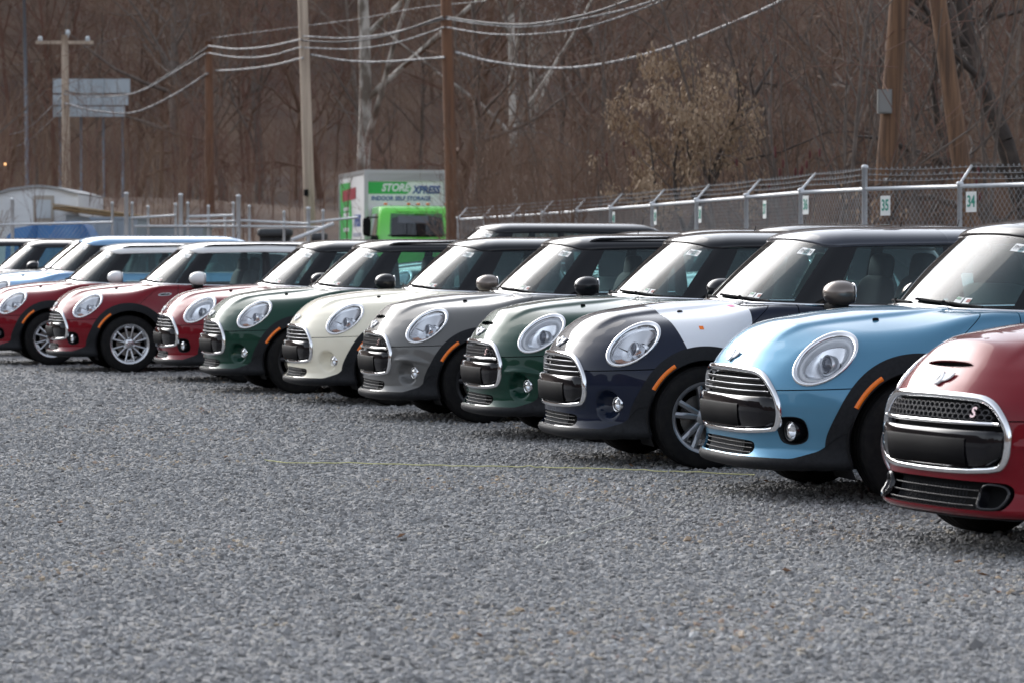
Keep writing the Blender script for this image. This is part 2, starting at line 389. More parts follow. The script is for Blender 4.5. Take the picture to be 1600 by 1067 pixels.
def belt_nodes(kind):
    d = .035 if kind == 'C' else 0; L = 4.25 if kind == 'C' else 3.84
    B = [(1.05,0,0),(1.085,.25+d/3,0),(1.175,.50+d*.7,0),(1.335,.682+d,0),(1.56,.742+d,0),(2.32,.757+d,0),(2.43,.757+d,0),(L-.72,.735+d,0),(L-.44,.67+d,0),(L-.30,.42,0),(L-.27,0,0)]
    Rf = [(1.505,0,1.385),(1.52,.25+d/3,1.380),(1.56,.43+d*.5,1.364),(1.632,.548+d*.8,1.343),(1.80,.585+d,1.348),(2.34,.602+d,1.358),(2.42,.602+d,1.358),(L-.80,.588+d,1.345),(L-.60,.545+d,1.335),(L-.50,.38,1.335),(L-.47,0,1.338)]
    if kind == 'C': Rf = [(x, a, z+.008) for x, a, z in Rf]
    return B, Rf
class House:                                # glasshouse between the belt line and the roof edge
    def __init__(s, kind, body):
        B, Rf = belt_nodes(kind); s.b = cr_curve(B); s.r = cr_curve(Rf); s.body = body; s.n = len(B)-1; s.kind = kind
        ss = np.linspace(0, s.n, 241); P = s.b(ss); T = body.top(P[:,0], -np.abs(P[:,1])); s.zt = (ss, T[:,2]-.004)
    def belt(s, q):
        P = s.b(q); P = P.copy(); P[...,2] = np.interp(q, *s.zt); return P
    def pt(s, q, t, off=0.):                # half loop, a >= 0
        q = np.asarray(q, float); t = np.asarray(t, float); B, Rr = s.belt(q), s.r(q); e = .01
        d = s.b(np.clip(q+e,0,s.n))-s.b(np.clip(q-e,0,s.n)); n = np.stack([-d[...,1]*-1, -d[...,0], 0*q], -1)
        n = np.stack([-d[...,1], d[...,0], 0*q], -1); n = n/(np.linalg.norm(n, axis=-1, keepdims=True)+1e-9)
        n = np.where((n[...,1:2] < 0) & (q[...,None] > 3) & (q[...,None] < 8), -n, n)
        P = B*(1-t[...,None])+Rr*t[...,None]
        return P+n*(.018*4*t*(1-t)+off)[...,None]
    def ws(s, u, t, off=0.):                # windscreen: u from -1 (car's right) to 1 (car's left)
        u = np.asarray(u, float); P = s.pt(3*np.abs(u), np.asarray(t, float)+0*u, off); P = P.copy(); P[...,1] *= -np.sign(u+1e-12); return P
@cached
def get_house(kind, sport): return House(kind, get_body(kind, sport))
@cached
def shell_parts(kind, sport, jcw):
    b = get_body(kind, sport); H = get_house(kind, sport); L, W = b.L, b.W
    xs = np.unique(np.concatenate([np.arange(0,1.40,.0155), np.arange(1.40,L-.55,.055), np.linspace(L-.55,L,14)]).round(4))
    ys = np.linspace(-W, W, 105); zs = np.concatenate([[-.55,-.35,-.2,-.08,.02,.09], np.linspace(.14, 1.0, 56)])
    V, T = box_shell(xs, ys, zs)
    A = np.stack([np.clip(V[:,0], .75, L-.8), V[:,1]*.35, np.full(len(V), .52)], 1)
    D = V-A; D /= np.linalg.norm(D, axis=1, keepdims=True)
    V = b.cast(A, D, 2.2, 36)
    Lb = np.zeros(len(T), int)
    x_ = lambda P: P[:,0]; z_ = lambda P: P[:,2]; a_ = lambda P: np.abs(P[:,1])
    # cabin opening
    q = np.linspace(0, H.n, 90); bp = H.b(q)[:,:2]; poly = np.concatenate([bp, bp[1:-1][::-1]*[1,-1]])
    V, T, Lb, ng = cut(V, T, Lb, lambda P: np.where(P[:,2] > .80, sd_poly(poly, P[:,:2])+.008, .05)); Lb[ng] = -1
    for i, ax in enumerate(b.ax):
        wz = lambda P: np.where(a_(P) > .45, np.hypot(P[:,0]-ax, P[:,2]-b.wr), 9.)
        V, T, Lb, ng = cut(V, T, Lb, lambda P: wz(P)-b.rin); Lb[ng] = -1
        V, T, Lb, ng = cut(V, T, Lb, lambda P: wz(P)-b.rout-.02*sstep(.5,.3,P[:,2])); Lb[ng & (Lb == 0)] = 10+i
    ff = .178 if jcw else .236
    zl = table([(-1,ff),(.17,ff),(.29,ff+.045),(b.ax[0]-.40,.375),(b.ax[0]+.42,.375),(b.ax[0]+.48,.27),(b.ax[1]-.48,.27),(b.ax[1]-.42,.37),(b.ax[1]+.40,.37),(L-.3,.33),(L+.5,.33)], -1, L+.5, .015)
    V, T, Lb, ng = cut(V, T, Lb, lambda P: P[:,2]-zl(P[:,0])); Lb[ng & (Lb >= 0)] = 8
    front = lambda P, g: np.where(P[:,0] < .75, g, .05)
    grl = chaikin(mirror_poly((GR_CS if kind == 'C' else GR_S) if sport else GR_C if kind == 'C' else GR_H)); low = chaikin(mirror_poly([(a*(1. if kind == 'C' else .86), z) for a, z in LOW_J] if jcw else LOW))
    polys = [grl, low]
    if kind == 'C': polys += [chaikin(FOG_C), chaikin([(-a, z) for a, z in FOG_C])]
    if sport: polys += [chaikin(scoop(kind))]
    for pl in polys:
        V, T, Lb, ng = cut(V, T, Lb, lambda P: front(P, sd_poly(pl, P[:,1:]))); Lb[ng] = -1
    hl_out = np.stack(hl_uv(kind, .975, np.linspace(0, 2*np.pi, 72, endpoint=False)), 1); hc, hq = math.cos(HL_TH), math.sin(HL_TH)
    V, T, Lb, ng = cut(V, T, Lb, lambda P: front(P, np.where(a_(P) > .33, sd_poly(hl_out, np.stack([P[:,0]*hc+a_(P)*hq, P[:,2]], 1)), .05))); Lb[ng] = -1
    def seam(d, w=.0028):
        nonlocal V, T, Lb
        V, T, Lb, n1 = cut(V, T, Lb, lambda P: d(P)-w)
        lab = n1
        # second cut: keep first result through a temporary label
        Lb2 = Lb*2+lab
        V, T, Lb2, n2 = cut(V, T, Lb2, lambda P: d(P)+w)
        first = Lb2 % 2 == 1; Lb = Lb2//2
        return first & ~n2, n2                # in the gap, below the gap
    gap, below = seam(lambda P: np.where(P[:,0] < b.ax[0], P[:,2]-.578-.05*P[:,0], 1.)); Lb[gap & (Lb == 0)] = -1; Lb[below & (Lb == 0)] = 2
    gap, below = seam(lambda P: P[:,0]-(1.16-(b.zb-P[:,2])*1.165)); Lb[gap & (Lb == 0)] = -1; Lb[below & (Lb == 0)] = 1
    gap, below = seam(lambda P: P[:,0]-(1.35-.10*(b.zb-P[:,2]))); Lb[gap & (Lb == 0)] = -1; Lb[below & (Lb == 0)] = 3
    gap, below = seam(lambda P: P[:,0]-2.375); Lb[gap & (Lb == 0)] = -1; Lb[below & (Lb == 0)] = 4
    if kind == 'C':
        gap, below = seam(lambda P: P[:,0]-3.16); Lb[gap & (Lb == 0)] = -1; Lb[below & (Lb == 0)] = 5
    Lb[Lb == 0] = 6
    cy = V[T].mean(1)[:,1]
    out = []
    for nm, lab, m, split in (('hood',1,'paint',0),('front_bumper',2,'paint',0),('fender_panel',3,'paint',1),('door',4,'paint',1),('rear_door',5,'paint',1),('rear_body',6,'paint',0),('wheel_arch_trim',10,'black_plastic',1),('wheel_arch_trim',11,'black_plastic',1),('lower_trim',8,'black_plastic',0)):
        for sg in ((-1, 1) if split else (0,)):
            sel = (Lb == lab) & ((cy*sg > 0) if sg else True)
            if not sel.any(): continue
            cl = lab in (10, 11, 8)
            me = piece(nm, V, T[sel], b.grad, .03 if cl else .012, .008 if lab in (10,11) else .004 if lab == 8 else 0)
            out.append(dict(n=nm, me=me, m=m))
    CACHE[('hoodtri', kind, sport, jcw)] = (V, T[Lb == 1])
    return out
@cached
def film_part(kind, sport, jcw):
    b = get_body(kind, sport); shell_parts(kind, sport, jcw); V, T = CACHE[('hoodtri', kind, sport, jcw)]; L = np.zeros(len(T), int)
    V, T, L, ng = cut(V, T, L, lambda P: np.where(P[:,1] < 0, (.60+(.86-P[:,2])*.32)-P[:,0], .05)); T = T[ng]
    V, T, L, ng = cut(V, T, np.zeros(len(T), int), lambda P: P[:,0]-(1.045-.35*np.maximum(0, .32-np.abs(P[:,1])))+.05*np.maximum(0, .9-P[:,2])); T = T[ng]
    V, T, L, ng = cut(V, T, np.zeros(len(T), int), lambda P: .14-np.abs(P[:,1])); T = T[ng]
    out = [dict(n='protective_film', me=piece('protective_film', V, T, b.grad, .002, .0022), m='film_white', label='white adhesive film over the fender')]
    def patch(x0, z0, w, h, nm, m):
        g = G(); P = b.side(*[v.ravel() for v in np.meshgrid(np.linspace(x0-w, x0+w, 4), np.linspace(z0-h, z0+h, 4), indexing='ij')]); P = P+b.grad(P)*.004; g.grid(P.reshape(4,4,3)); out.append(dict(n=nm, me=g.mesh(nm, True), m=m))
    patch(.748, .842, .012, .010, 'film_mark', 'orange_lens')
    P = b.top(*[v.ravel() for v in np.meshgrid(np.linspace(.99, 1.02, 3), np.linspace(-.56, -.47, 5), indexing='ij')]); P = P+b.grad(P)*.004; g = G().grid(P.reshape(3,5,3)); out.append(dict(n='film_mark', me=g.mesh('film_mark', True), m='film_pink'))
    return out
@cached
def house_parts(kind, sport):
    H = get_house(kind, sport); C = kind == 'C'; b = get_body(kind, sport); out = []
    ss = np.linspace(0, H.n, H.n*7+1); tt = np.concatenate([[0,.055], np.linspace(.055,.955,9)[1:], [1]])
    S_, T_ = np.meshgrid(ss, tt, indexing='ij'); P = H.pt(S_, T_)
    full = np.concatenate([P*[1,-1,1], P[1:-1][::-1]], 0); nS = len(full); half = len(ss)
    seg = lambda i: min(int(i//7), H.n-1)
    g = {k: G() for k in ('window_frame','windscreen','sl','sr','bl','br','rear_window')}
    def kind_of(i, j):
        k = i if i < half-1 else 2*(half-1)-1-i; sgn = 'l' if i < half-1 else 'r'; s = seg(k)
        if j in (0, len(tt)-2): return 'window_frame'
        if s < 3: return 'windscreen' if k < 21 else 'window_frame'
        if s == 4: return 's'+sgn
        if s == 6: return 'b'+sgn
        if s >= 8 and k >= 59: return 'rear_window'
        return 'window_frame'
    for i in range(nS):
        i2 = (i+1) % nS
        for j in range(len(tt)-1):
            kk = kind_of(i, j); g[kk].add([full[i,j], full[i2,j], full[i2,j+1], full[i,j+1]], [(0,1,2,3)])
    def weld(gg, nm):
        V = np.array(gg.V); key = (V*1e5).round().astype(np.int64); u, idx, inv = np.unique(key, axis=0, return_index=True, return_inverse=True); inv = inv.ravel()
        return mesh_np(nm, V[idx], [tuple(int(inv[k]) for k in f) for f in gg.F], smooth=True)
    out.append(dict(n='window_frame', me=weld(g['window_frame'], 'window_frame'), m='pillar_black'))
    for k, nm in (('windscreen','windscreen'),('sl','side_window'),('sr','side_window'),('bl','rear_side_window'),('br','rear_side_window'),('rear_window','rear_window')):
        out.append(dict(n=nm, me=weld(g[k], nm), m='window_glass'))
    # roof
    zm = 1.478 if C else 1.462
    rs = H.r(ss); rl = np.concatenate([rs*[1,-1,1], rs[1:-1][::-1]], 0); bl_ = H.b(ss); 
    d = np.roll(rl,-1,0)-np.roll(rl,1,0); nn = np.stack([-d[:,1], d[:,0], 0*d[:,0]], 1); nn /= np.linalg.norm(nn, axis=1, keepdims=True)+1e-9
    cen = np.array([2.4,0,0]); nn = np.where((np.sum(nn*(rl-cen), 1) < 0)[:,None], -nn, nn)
    ctr = np.stack([np.clip(rl[:,0], 2.0, b.L-1.1), 0*rl[:,0], 0*rl[:,0]+zm], 1)
    rows = [rl+nn*.002+[0,0,-.014], rl+nn*.012+[0,0,-.014], rl+nn*.013+[0,0,.0]]
    for qv in np.concatenate([np.linspace(.03,.3,8), np.linspace(.35,1,10)]):
        pl = qv**1.7; zz = 1-(1-qv)**2.2
        Q = rl*(1-pl)+ctr*pl; Q[:,2] = rl[:,2]*(1-zz)+ctr[:,2]*zz; rows.append(Q+nn*.013*(1-qv))
    gg = G().grid(np.array(rows), cv=True); me = gg.mesh('roof', True); out.append(dict(n='roof', me=auto_smooth(me, 50), m='roof'))
    # chrome waistline strip, seal
    B = H.belt(ss); Bl = np.concatenate([B*[1,-1,1], B[1:-1][::-1]], 0); dB = np.roll(Bl,-1,0)-np.roll(Bl,1,0); nb = np.stack([-dB[:,1], dB[:,0], 0*dB[:,0]], 1); nb /= np.linalg.norm(nb, axis=1, keepdims=True)+1e-9
    nb = np.where((np.sum(nb*(Bl-[2.2,0,0]), 1) < 0)[:,None], -nb, nb)
    out.append(dict(n='waist_strip', me=G().tube(Bl+nb*.008+[0,0,.006], .0085, 6, True).mesh('waist_strip', True), m='chrome'))
    # cabin
    gl = G().grid(np.array([Bl-nb*.012, Bl-nb*.05-[0,0,.05], Bl*[1,.94,0]-nb*.03+[0,0,.42]]), cv=True); n0 = len(gl.V); m_ = len(Bl); gl.F.append(tuple(range(n0-m_, n0)))
    out.append(dict(n='cabin_lining', me=gl.mesh('cabin_lining', True), m='cabin_dark'))
    dash = G().sup((1.50,0,.86), (.50,1.22,.24), .45, 12); out.append(dict(n='dashboard', me=dash.mesh('dashboard', True), m='cabin_dark'))
    a = np.linspace(0, 2*np.pi, 20, endpoint=False); sw = np.stack([1.70-.06*np.sin(a), -.36+.18*np.cos(a), .93+.17*np.sin(a)], 1)
    out.append(dict(n='steering_wheel', me=G().tube(sw, .014, 6, True).mesh('steering_wheel', True), m='cabin_dark'))
    rt = lambda t: np.array([[math.cos(t),0,math.sin(t)],[0,1,0],[-math.sin(t),0,math.cos(t)]])
    for y in (-.36, .36):
        sg = G().sup((2.22,y,.83), (.15,.50,.66), .5, 10, rt(.22)).sup((2.0,y,.56), (.52,.5,.16), .5, 10); p = dict(n='seat', me=sg.mesh('seat', True), m='seat_cloth'); out.append(p)
        out.append(dict(n='headrest', me=G().sup((2.31,y,1.20), (.11,.27,.19), .55, 9, rt(.15)).mesh('headrest', True), m='seat_cloth', sub=len(out)-1))
    xr = b.L-.95
    out.append(dict(n='rear_seat', me=G().sup((xr,0,.80), (.16,1.15,.62), .45, 10, rt(.25)).mesh('rear_seat', True), m='seat_cloth'))
    pm = H.ws(np.array([0.]), np.array([.84]))[0]; out.append(dict(n='interior_mirror', me=G().sup(pm+[.07,0,-.02], (.03,.24,.075), .6, 8).mesh('interior_mirror', True), m='gloss_black'))
    # wipers
    for u0, u1 in ((.78,.10),(.05,-.62)):
        uu = np.linspace(u0, u1, 9); P = H.ws(uu, np.linspace(.055,.10,9), .016); P2 = H.ws(uu, np.linspace(.055,.10,9), .006)
        wg = G().tube(P, .0075, 5).tube(P2, .005, 4); a0 = H.ws(np.array([u0-.22]), np.array([-.02]), .01)[0]; wg.tube(np.array([a0, P[4]+[-.004,0,.006]]), .009, 5)
        out.append(dict(n='wiper', me=wg.mesh('wiper', True), m='matte_black'))
    # dealer stickers behind the glass edge
    def quad(u0, u1, t0, t1, off=.003): return H.ws(np.array([u0,u1,u1,u0]), np.array([t0,t0,t1,t1]), off)
    out.append(dict(n='stock_sticker', me=G().add(quad(.60,.83,.80,.90), [(0,1,2,3)]).mesh('stock_sticker'), m='sticker_white'))
    ins = len(out); out.append(dict(n='inspection_sticker', me=G().add(quad(.505,.567,.09,.165), [(0,1,2,3)]).mesh('inspection_sticker'), m='sticker_white'))
    out.append(dict(n='inspection_sticker', me=G().add(quad(.578,.64,.09,.165), [(0,1,2,3)]).mesh('inspection_sticker'), m='sticker_white'))
    out.append(dict(n='sticker_print', me=G().add(quad(.508,.55,.13,.162,.005), [(0,1,2,3)]).mesh('sticker_print'), m='sticker_green', sub=ins))
    out.append(dict(n='sticker_print', me=G().add(quad(.605,.64,.11,.15,.005), [(0,1,2,3)]).mesh('sticker_print'), m='sticker_red', sub=ins+1))
    return out
def sticker_text(kind, sport, code):
    H = get_house(kind, sport); me = text_mesh(code, 1.0).copy(); n = len(me.vertices); co = np.empty(n*3, np.float32); me.vertices.foreach_get('co', co); co = co.reshape(-1,3)
    w = co[:,0].max()-co[:,0].min(); u = .715+co[:,0]/w*.19; t = .85+co[:,1]*.075
    P = H.ws(u, t, .0055); me.vertices.foreach_set('co', P.astype(np.float32).ravel()); me.update(); return me
@cached
def rail_parts(kind):
    H = get_house(kind, False); out = []; L = get_body(kind, False).L; q = np.linspace(3.45, 7.6, 26); P = H.r(q)
    f = np.linspace(0,1,26); up = np.clip(np.minimum(f, 1-f)*9, 0, 1)**.5
    for s in (-1, 1):
        Q = P.copy(); Q[:,1] = (Q[:,1]-.055)*s; Q[:,2] += .036+.034*up
        out.append(dict(n='roof_rail', me=G().tube(Q, .013, 6).mesh('roof_rail', True), m='gloss_black'))
    return out
def lampface(b, kind, s, rho, n=40):
    th = np.linspace(0, 2*np.pi, n, endpoint=False)
    Rr, Th = np.meshgrid(np.asarray(rho), th, indexing='ij')
    P = hl_pts(b, kind, Rr, Th)*[1,-1,1]; N = b.grad(P)
    P = P.reshape(len(rho), n, 3); N = N.reshape(len(rho), n, 3)
    return P, N
@cached
def lamp_parts(kind, sport, led):
    b = get_body(kind, sport); out = []
    Pc = (hl_pts(b, kind, .0, 0.)*[1,-1,1])[0]; Nc = b.grad(Pc[None])[0]
    mr = lambda P, s: P*[1, s, 1]
    ring = ([1.0,1.0,.988,.96,.92,.885,.86,.845,.845], [-.02,.0,.008,.013,.014,.011,.006,.0,-.03])
    P, N = lampface(b, kind, 1, ring[0]); P1 = P+N*np.array(ring[1])[:,None,None]
    rl = np.array([0,.22,.44,.65,.84]); PL, NL = lampface(b, kind, 1, np.maximum(rl, .001)); P2 = PL+NL*(.012-.010*(rl/.84)**2)[:,None,None]
    rb = np.array([.855,.845,.77,.64,.48,.32,.16,.001]); PB, NB = lampface(b, kind, 1, rb); P3 = PB-Nc*(.012+.085*(1-np.minimum(1,(rb/.845))**2))[:,None,None]
    rd = np.array([.83,.82,.75,.70,.69]); PD, ND = lampface(b, kind, 1, rd); P4 = PD+ND*np.array([-.035,-.012,-.006,-.012,-.04])[:,None,None]
    ax = np.array([-.93,.25,.12]); ax /= np.linalg.norm(ax)
    pc = Pc-Nc*.062+np.array([.0,.005,.008])
    for s in (-1, 1):
        base = len(out)
        g = G().grid(mr(P1, s), cv=True); out.append(dict(n='headlight', me=g.mesh('headlight', True), m='chrome'))
        out.append(dict(n='reflector', me=G().grid(mr(P3, s), cv=True).mesh('reflector', True), m='reflector', sub=base))
        out.append(dict(n='lens', me=G().grid(mr(P2, s), cv=True).mesh('lens', True), m='lamp_glass', sub=base))
        g = G(); n_ = 24; M = np.array(frame((0,0,0), ax).to_3x3())
        prof = [(.030,-.05),(.050,-.03),(.054,.012),(.046,.016),(.044,.008)] if led else [(.02,-.05),(.040,-.03),(.044,.02),(.039,.024),(.036,.015)]
        th = np.linspace(0,2*np.pi,n_,endpoint=False); Q = np.array([[(r*np.cos(t), r*np.sin(t), h) for t in th] for r, h in prof])@M.T+pc
        g.grid(mr(Q, s), cv=True); out.append(dict(n='projector_housing', me=g.mesh('projector_housing', True), m='satin_silver' if led else 'chrome', sub=base))
        prof = [(.044*math.cos(t), .006+.030*math.sin(t)) for t in np.linspace(0, 1.5, 6)]; Q = np.array([[(r*np.cos(t), r*np.sin(t), h) for t in th] for r, h in prof])@M.T+pc
        out.append(dict(n='projector_lens', me=G().grid(mr(Q, s), cv=True).mesh('projector_lens', True), m='projector_glass', sub=base))
        if led: out.append(dict(n='light_ring', me=G().grid(mr(P4, s), cv=True).mesh('light_ring', True), m='drl_white', sub=base))
        else:                               # amber turn lamp at the foot, fluted side reflector
            th2 = np.linspace(R(215), R(325), 14); rr = np.array([.50,.62,.74]); Q = []
            for r in rr:
                pp = hl_pts(b, kind, r, th2-HL_T)*[1,-1,1]; Q.append(pp-Nc*(.016+.07*(1-(r/.79)**2))+[-.006,0,.004])
            out.append(dict(n='turn_lamp', me=G().grid(mr(np.array(Q), s)).mesh('turn_lamp', True), m='amber_dull', sub=base))
            th3 = np.linspace(R(20), R(160), 10); Q = []
            for r in (.36,.74):
                pp = hl_pts(b, kind, r, th3-HL_T)*[1,-1,1]; Q.append(pp-Nc*(.02+.06*(1-(r/.79)**2)))
            out.append(dict(n='side_reflector', me=G().grid(mr(np.array(Q), s)).mesh('side_reflector', True), m='satin_silver', sub=base))
    return out
mat('amber_dull', (.62,.33,.22), .25, .3, .6)
def width_at(poly, z):
    P = np.asarray(poly); Q = np.roll(P,-1,0); w = []
    for a, b in zip(P, Q):
        if (a[1]-z)*(b[1]-z) <= 0 and abs(a[1]-b[1]) > 1e-9: w.append(abs(a[0]+(z-a[1])*(b[0]-a[0])/(b[1]-a[1])))
    return max(w) if w else 0
def offset_poly(P, d):
    T = np.roll(P,-1,0)-np.roll(P,1,0); N = np.stack([T[:,1], -T[:,0]], 1); N /= np.linalg.norm(N, axis=1, keepdims=True)+1e-9
    c = P.mean(0); 
    if np.mean(np.sum(N*(P-c), 1)) < 0: N = -N
    return P-N*d
def on_front(b, Q, off):
    Q = np.asarray(Q); P = b.front(Q[...,0].ravel(), Q[...,1].ravel()); N = b.grad(P); off = np.broadcast_to(off, Q.shape[:-1]).ravel()
    return (P+N*off[:,None]).reshape(Q.shape[:-1]+(3,))
@cached
def face_parts(kind, sport, jcw, wing):
    b = get_body(kind, sport); out = []
    grl = chaikin(mirror_poly((GR_CS if kind == 'C' else GR_S) if sport else GR_C if kind == 'C' else GR_H)); low = chaikin(mirror_poly([(a*(1. if kind == 'C' else .86), z) for a, z in LOW_J] if jcw else LOW))
    # chrome surround
    ds = [(-.005,-.010),(-.004,.006),(.000,.012),(.008,.016),(.017,.015),(.024,.009),(.027,-.004),(.028,-.035)]
    P = np.array([on_front(b, offset_poly(grl, d), h) for d, h in ds]); out.append(dict(n='grille_surround', me=G().grid(P, cv=True).mesh('grille_surround', True), m='chrome'))
    inn = offset_poly(grl, .027); c = inn.mean(0)
    P = np.array([on_front(b, c+(inn-c)*k, -.045) for k in (1,.8,.6,.4,.2,.01)]); gi = len(out); out.append(dict(n='grille', me=G().grid(P, cv=True).mesh('grille', True), m='matte_black'))
    def bar(z, r, off, m, nm, inset=.012, flat=None, sub=None, w=None):
        w = width_at(inn, z)-inset if w is None else w; y = np.linspace(-w, w, 28); P = on_front(b, np.stack([y, 0*y+z], 1), off)
        out.append(dict(n=nm, me=G().tube(P, r, 8, flat=flat).mesh(nm, True), m=m, sub=sub))
    if not sport:
        for z in (.640,.608,.577): bar(z, .0029, -.004, 'slat_silver', 'grille_slat', sub=gi); bar(z-.008, .006, -.010, 'matte_black', 'slat_backing', sub=gi)
        ztop = .553
    else:
        g = G(); p = .021; hexes = []
        for i in range(-26, 27):
            for j in range(-2, 3):
                y0, z0 = i*p*1.75, .617+j*p*1.02; y0 += (p*.875 if j % 2 else 0)
                if abs(y0) > width_at(inn, z0)-.03 or not .578 < z0 < .652: continue
                hx = np.array([(y0+p*1.02*math.cos(t), z0+p*.66*math.sin(t)) for t in np.linspace(0, 2*math.pi, 6, endpoint=False)])
                hexes.append([hx, (hx-[y0,z0])*.80+[y0,z0], (hx-[y0,z0])*.74+[y0,z0]])
        hq = on_front(b, np.array(hexes), np.array([-.002,-.002,-.03])[None,:,None])
        for h_ in hq: g.grid(h_, cv=True)
        out.append(dict(n='honeycomb', me=g.mesh('honeycomb'), m='mesh_grey', sub=gi, kind='stuff'))
        bar(.570, .009, .004, 'chrome', 'grille_bar', .004, sub=gi); ztop = .545
        T = frame(on_front(b, np.array([[-.315,.612]]), .008)[0], b.grad(on_front(b, np.array([[-.315,.612]]), 0.))[0]); me = text_mesh('S', .062, .004, .25, .0015).copy(); me.transform(T); out.append(dict(n='badge', me=me, m='badge_red', sub=gi))
    # blank number plate panel across the grille
    zz = np.array([.378,.382,.40,.44,.48,.52,ztop-.012,ztop-.003,ztop]); of = np.array([-.03,.006,.016,.020,.021,.020,.018,.010,-.03]); rows = []
    for z, o in zip(zz, of):
        w = width_at(inn, min(max(z,.385),.545))-.006; y = np.linspace(-w, w, 30); oo = o-.03*(np.abs(np.linspace(-1,1,30)) > .995); rows.append(on_front(b, np.stack([y, 0*y+z], 1), oo))
    pi_ = len(out); out.append(dict(n='plate_panel', me=G().grid(np.array(rows)).mesh('plate_panel', True), m='gloss_black'))
    rows = [on_front(b, np.stack([np.linspace(-.30,.30,16), np.full(16, z)], 1), o) for z, o in ((.392,.0),(.394,.0225),(.44,.0265),(.50,.0265),(.506,.02))]
    out.append(dict(n='plate_blank', me=G().grid(np.array(rows)).mesh('plate_blank', True), m='plate_matte', sub=pi_))
    # lower intake
    il = offset_poly(low, -.002); cl = il.mean(0)
    P = np.array([on_front(b, cl+(il-cl)*k, o) for k, o in ((1,0),(1,-.035),(.7,-.05),(.4,-.05),(.01,-.05))]); li = len(out); out.append(dict(n='lower_intake', me=G().grid(P, cv=True).mesh('lower_intake', True), m='matte_black'))
    zs_ = (.262,.282,.303) if not jcw else (.235,.262,.290)
    wd = .36 if not jcw else .385*(1. if kind == 'C' else .86)
    for z in zs_:
        y = np.linspace(-wd, wd, 22); out.append(dict(n='intake_slat', me=G().tube(on_front(b, np.stack([y, 0*y+z], 1), -.012), .0036, 6).mesh('intake_slat', True), m='mesh_dark', sub=li))
    g = G()
    for y in np.linspace(-.26,.26,23):
        g.tube(on_front(b, np.array([[y,zs_[0]-.014],[y,zs_[1]],[y,zs_[2]+.014]]), -.020), .0035, 4)
    out.append(dict(n='intake_fins', me=g.mesh('intake_fins'), m='fin_grey' if not jcw else 'black_plastic', sub=li, kind='stuff'))
    if jcw:
        for s in (-1,1):
            k_ = 1. if kind == 'C' else .86; pl = chaikin([(s*.40*k_,.322),(s*.53*k_,.322),(s*.562*k_,.29),(s*.55*k_,.225),(s*.52*k_,.213),(s*.41*k_,.213)], 2)
            P = np.array([on_front(b, offset_poly(pl, d), h) for d, h in ((-.002,-.01),(0,.008),(.006,.010),(.011,.004),(.014,-.06),(.05,-.07))]); out.append(dict(n='brake_duct', me=G().grid(P, cv=True).mesh('brake_duct', True), m='gloss_black'))
    # fog lamps
    for s in (-1, 1):
        if kind == 'C':
            pl = chaikin([(s*a, z) for a, z in FOG_C]); cc = pl.mean(0)
            P = np.array([on_front(b, cc+(pl-cc)*k, o) for k, o in ((1.02,.002),(1.0,.004),(.95,-.004),(.88,-.045),(.5,-.06),(.01,-.06))]); bi = len(out); out.append(dict(n='fog_surround', me=G().grid(P, cv=True).mesh('fog_surround', True), m='black_plastic'))
            q = on_front(b, np.array([[s*.603,.378]]), 0.)[0]+[.012,0,0]; r = .050
        else:
            bi = None; b0 = Body(kind); q = on_front(b0, np.array([[s*.628,.388]]), 0.)[0]+[.028,0,0]; r = .044
        ax = np.array([-.95, s*.28, 0]); ax /= np.linalg.norm(ax); M = np.array(frame((0,0,0), ax).to_3x3()); th = np.linspace(0,2*np.pi,24,endpoint=False)
        Q = lambda prof: np.array([[(a*np.cos(t), a*np.sin(t), h) for t in th] for a, h in prof])@M.T+q
        fi = len(out); out.append(dict(n='fog_lamp', me=G().grid(Q([(r*.9,-.07),(r*1.06,-.03),(r*1.06,.006),(r,.010),(r*.93,.004)]), cv=True).mesh('fog_lamp', True), m='gloss_black' if kind == 'C' else 'chrome', sub=bi))
        par = bi if bi is not None else fi
        out.append(dict(n='fog_reflector', me=G().grid(Q([(r*.95,.0),(r*.7,-.02),(r*.4,-.035),(.001,-.04)]), cv=True).mesh('fog_reflector', True), m='reflector', sub=par))
        out.append(dict(n='fog_lens', me=G().grid(Q([(r*.97,.003),(r*.7,.014),(r*.4,.019),(.001,.021)]), cv=True).mesh('fog_lens', True), m='lamp_glass', sub=par))
    # bonnet emblem: disc with two wings
    e0 = on_front(b, np.array([[0,.745]]), .004)[0]; n0 = b.grad(e0[None])[0]; T = frame(e0, n0)@Matrix.Scale(1.7,4); g = G()
    g.prism([(.021*math.cos(t), .021*math.sin(t)) for t in np.linspace(0,2*math.pi,20,endpoint=False)], .006, T)
    for s in (-1,1):
        wpts = [(s*.018,.012),(s*.062,.016),(s*.056,.006),(s*.050,.0),(s*.040,-.006),(s*.018,-.011)]; g.prism(wpts if s < 0 else wpts[::-1], .004, T)
    ei = len(out); out.append(dict(n='emblem', me=g.mesh('emblem'), m='emblem_silver'))
    out.append(dict(n='emblem_disc', me=G().prism([(.008*math.cos(t), .008*math.sin(t)) for t in np.linspace(0,2*math.pi,16,endpoint=False)], .0075, T).mesh('emblem_disc'), m='gloss_black', sub=ei))
    if sport:
        pl = offset_poly(chaikin(scoop(kind)), -.003); cc = pl.mean(0)
        P = np.array([on_front(b, cc+(pl-cc)*k, o) for k, o in ((1,.001),(.97,-.03),(.5,-.045),(.01,-.045))]); out.append(dict(n='hood_scoop', me=G().grid(P, cv=True).mesh('hood_scoop', True), m='matte_black'))
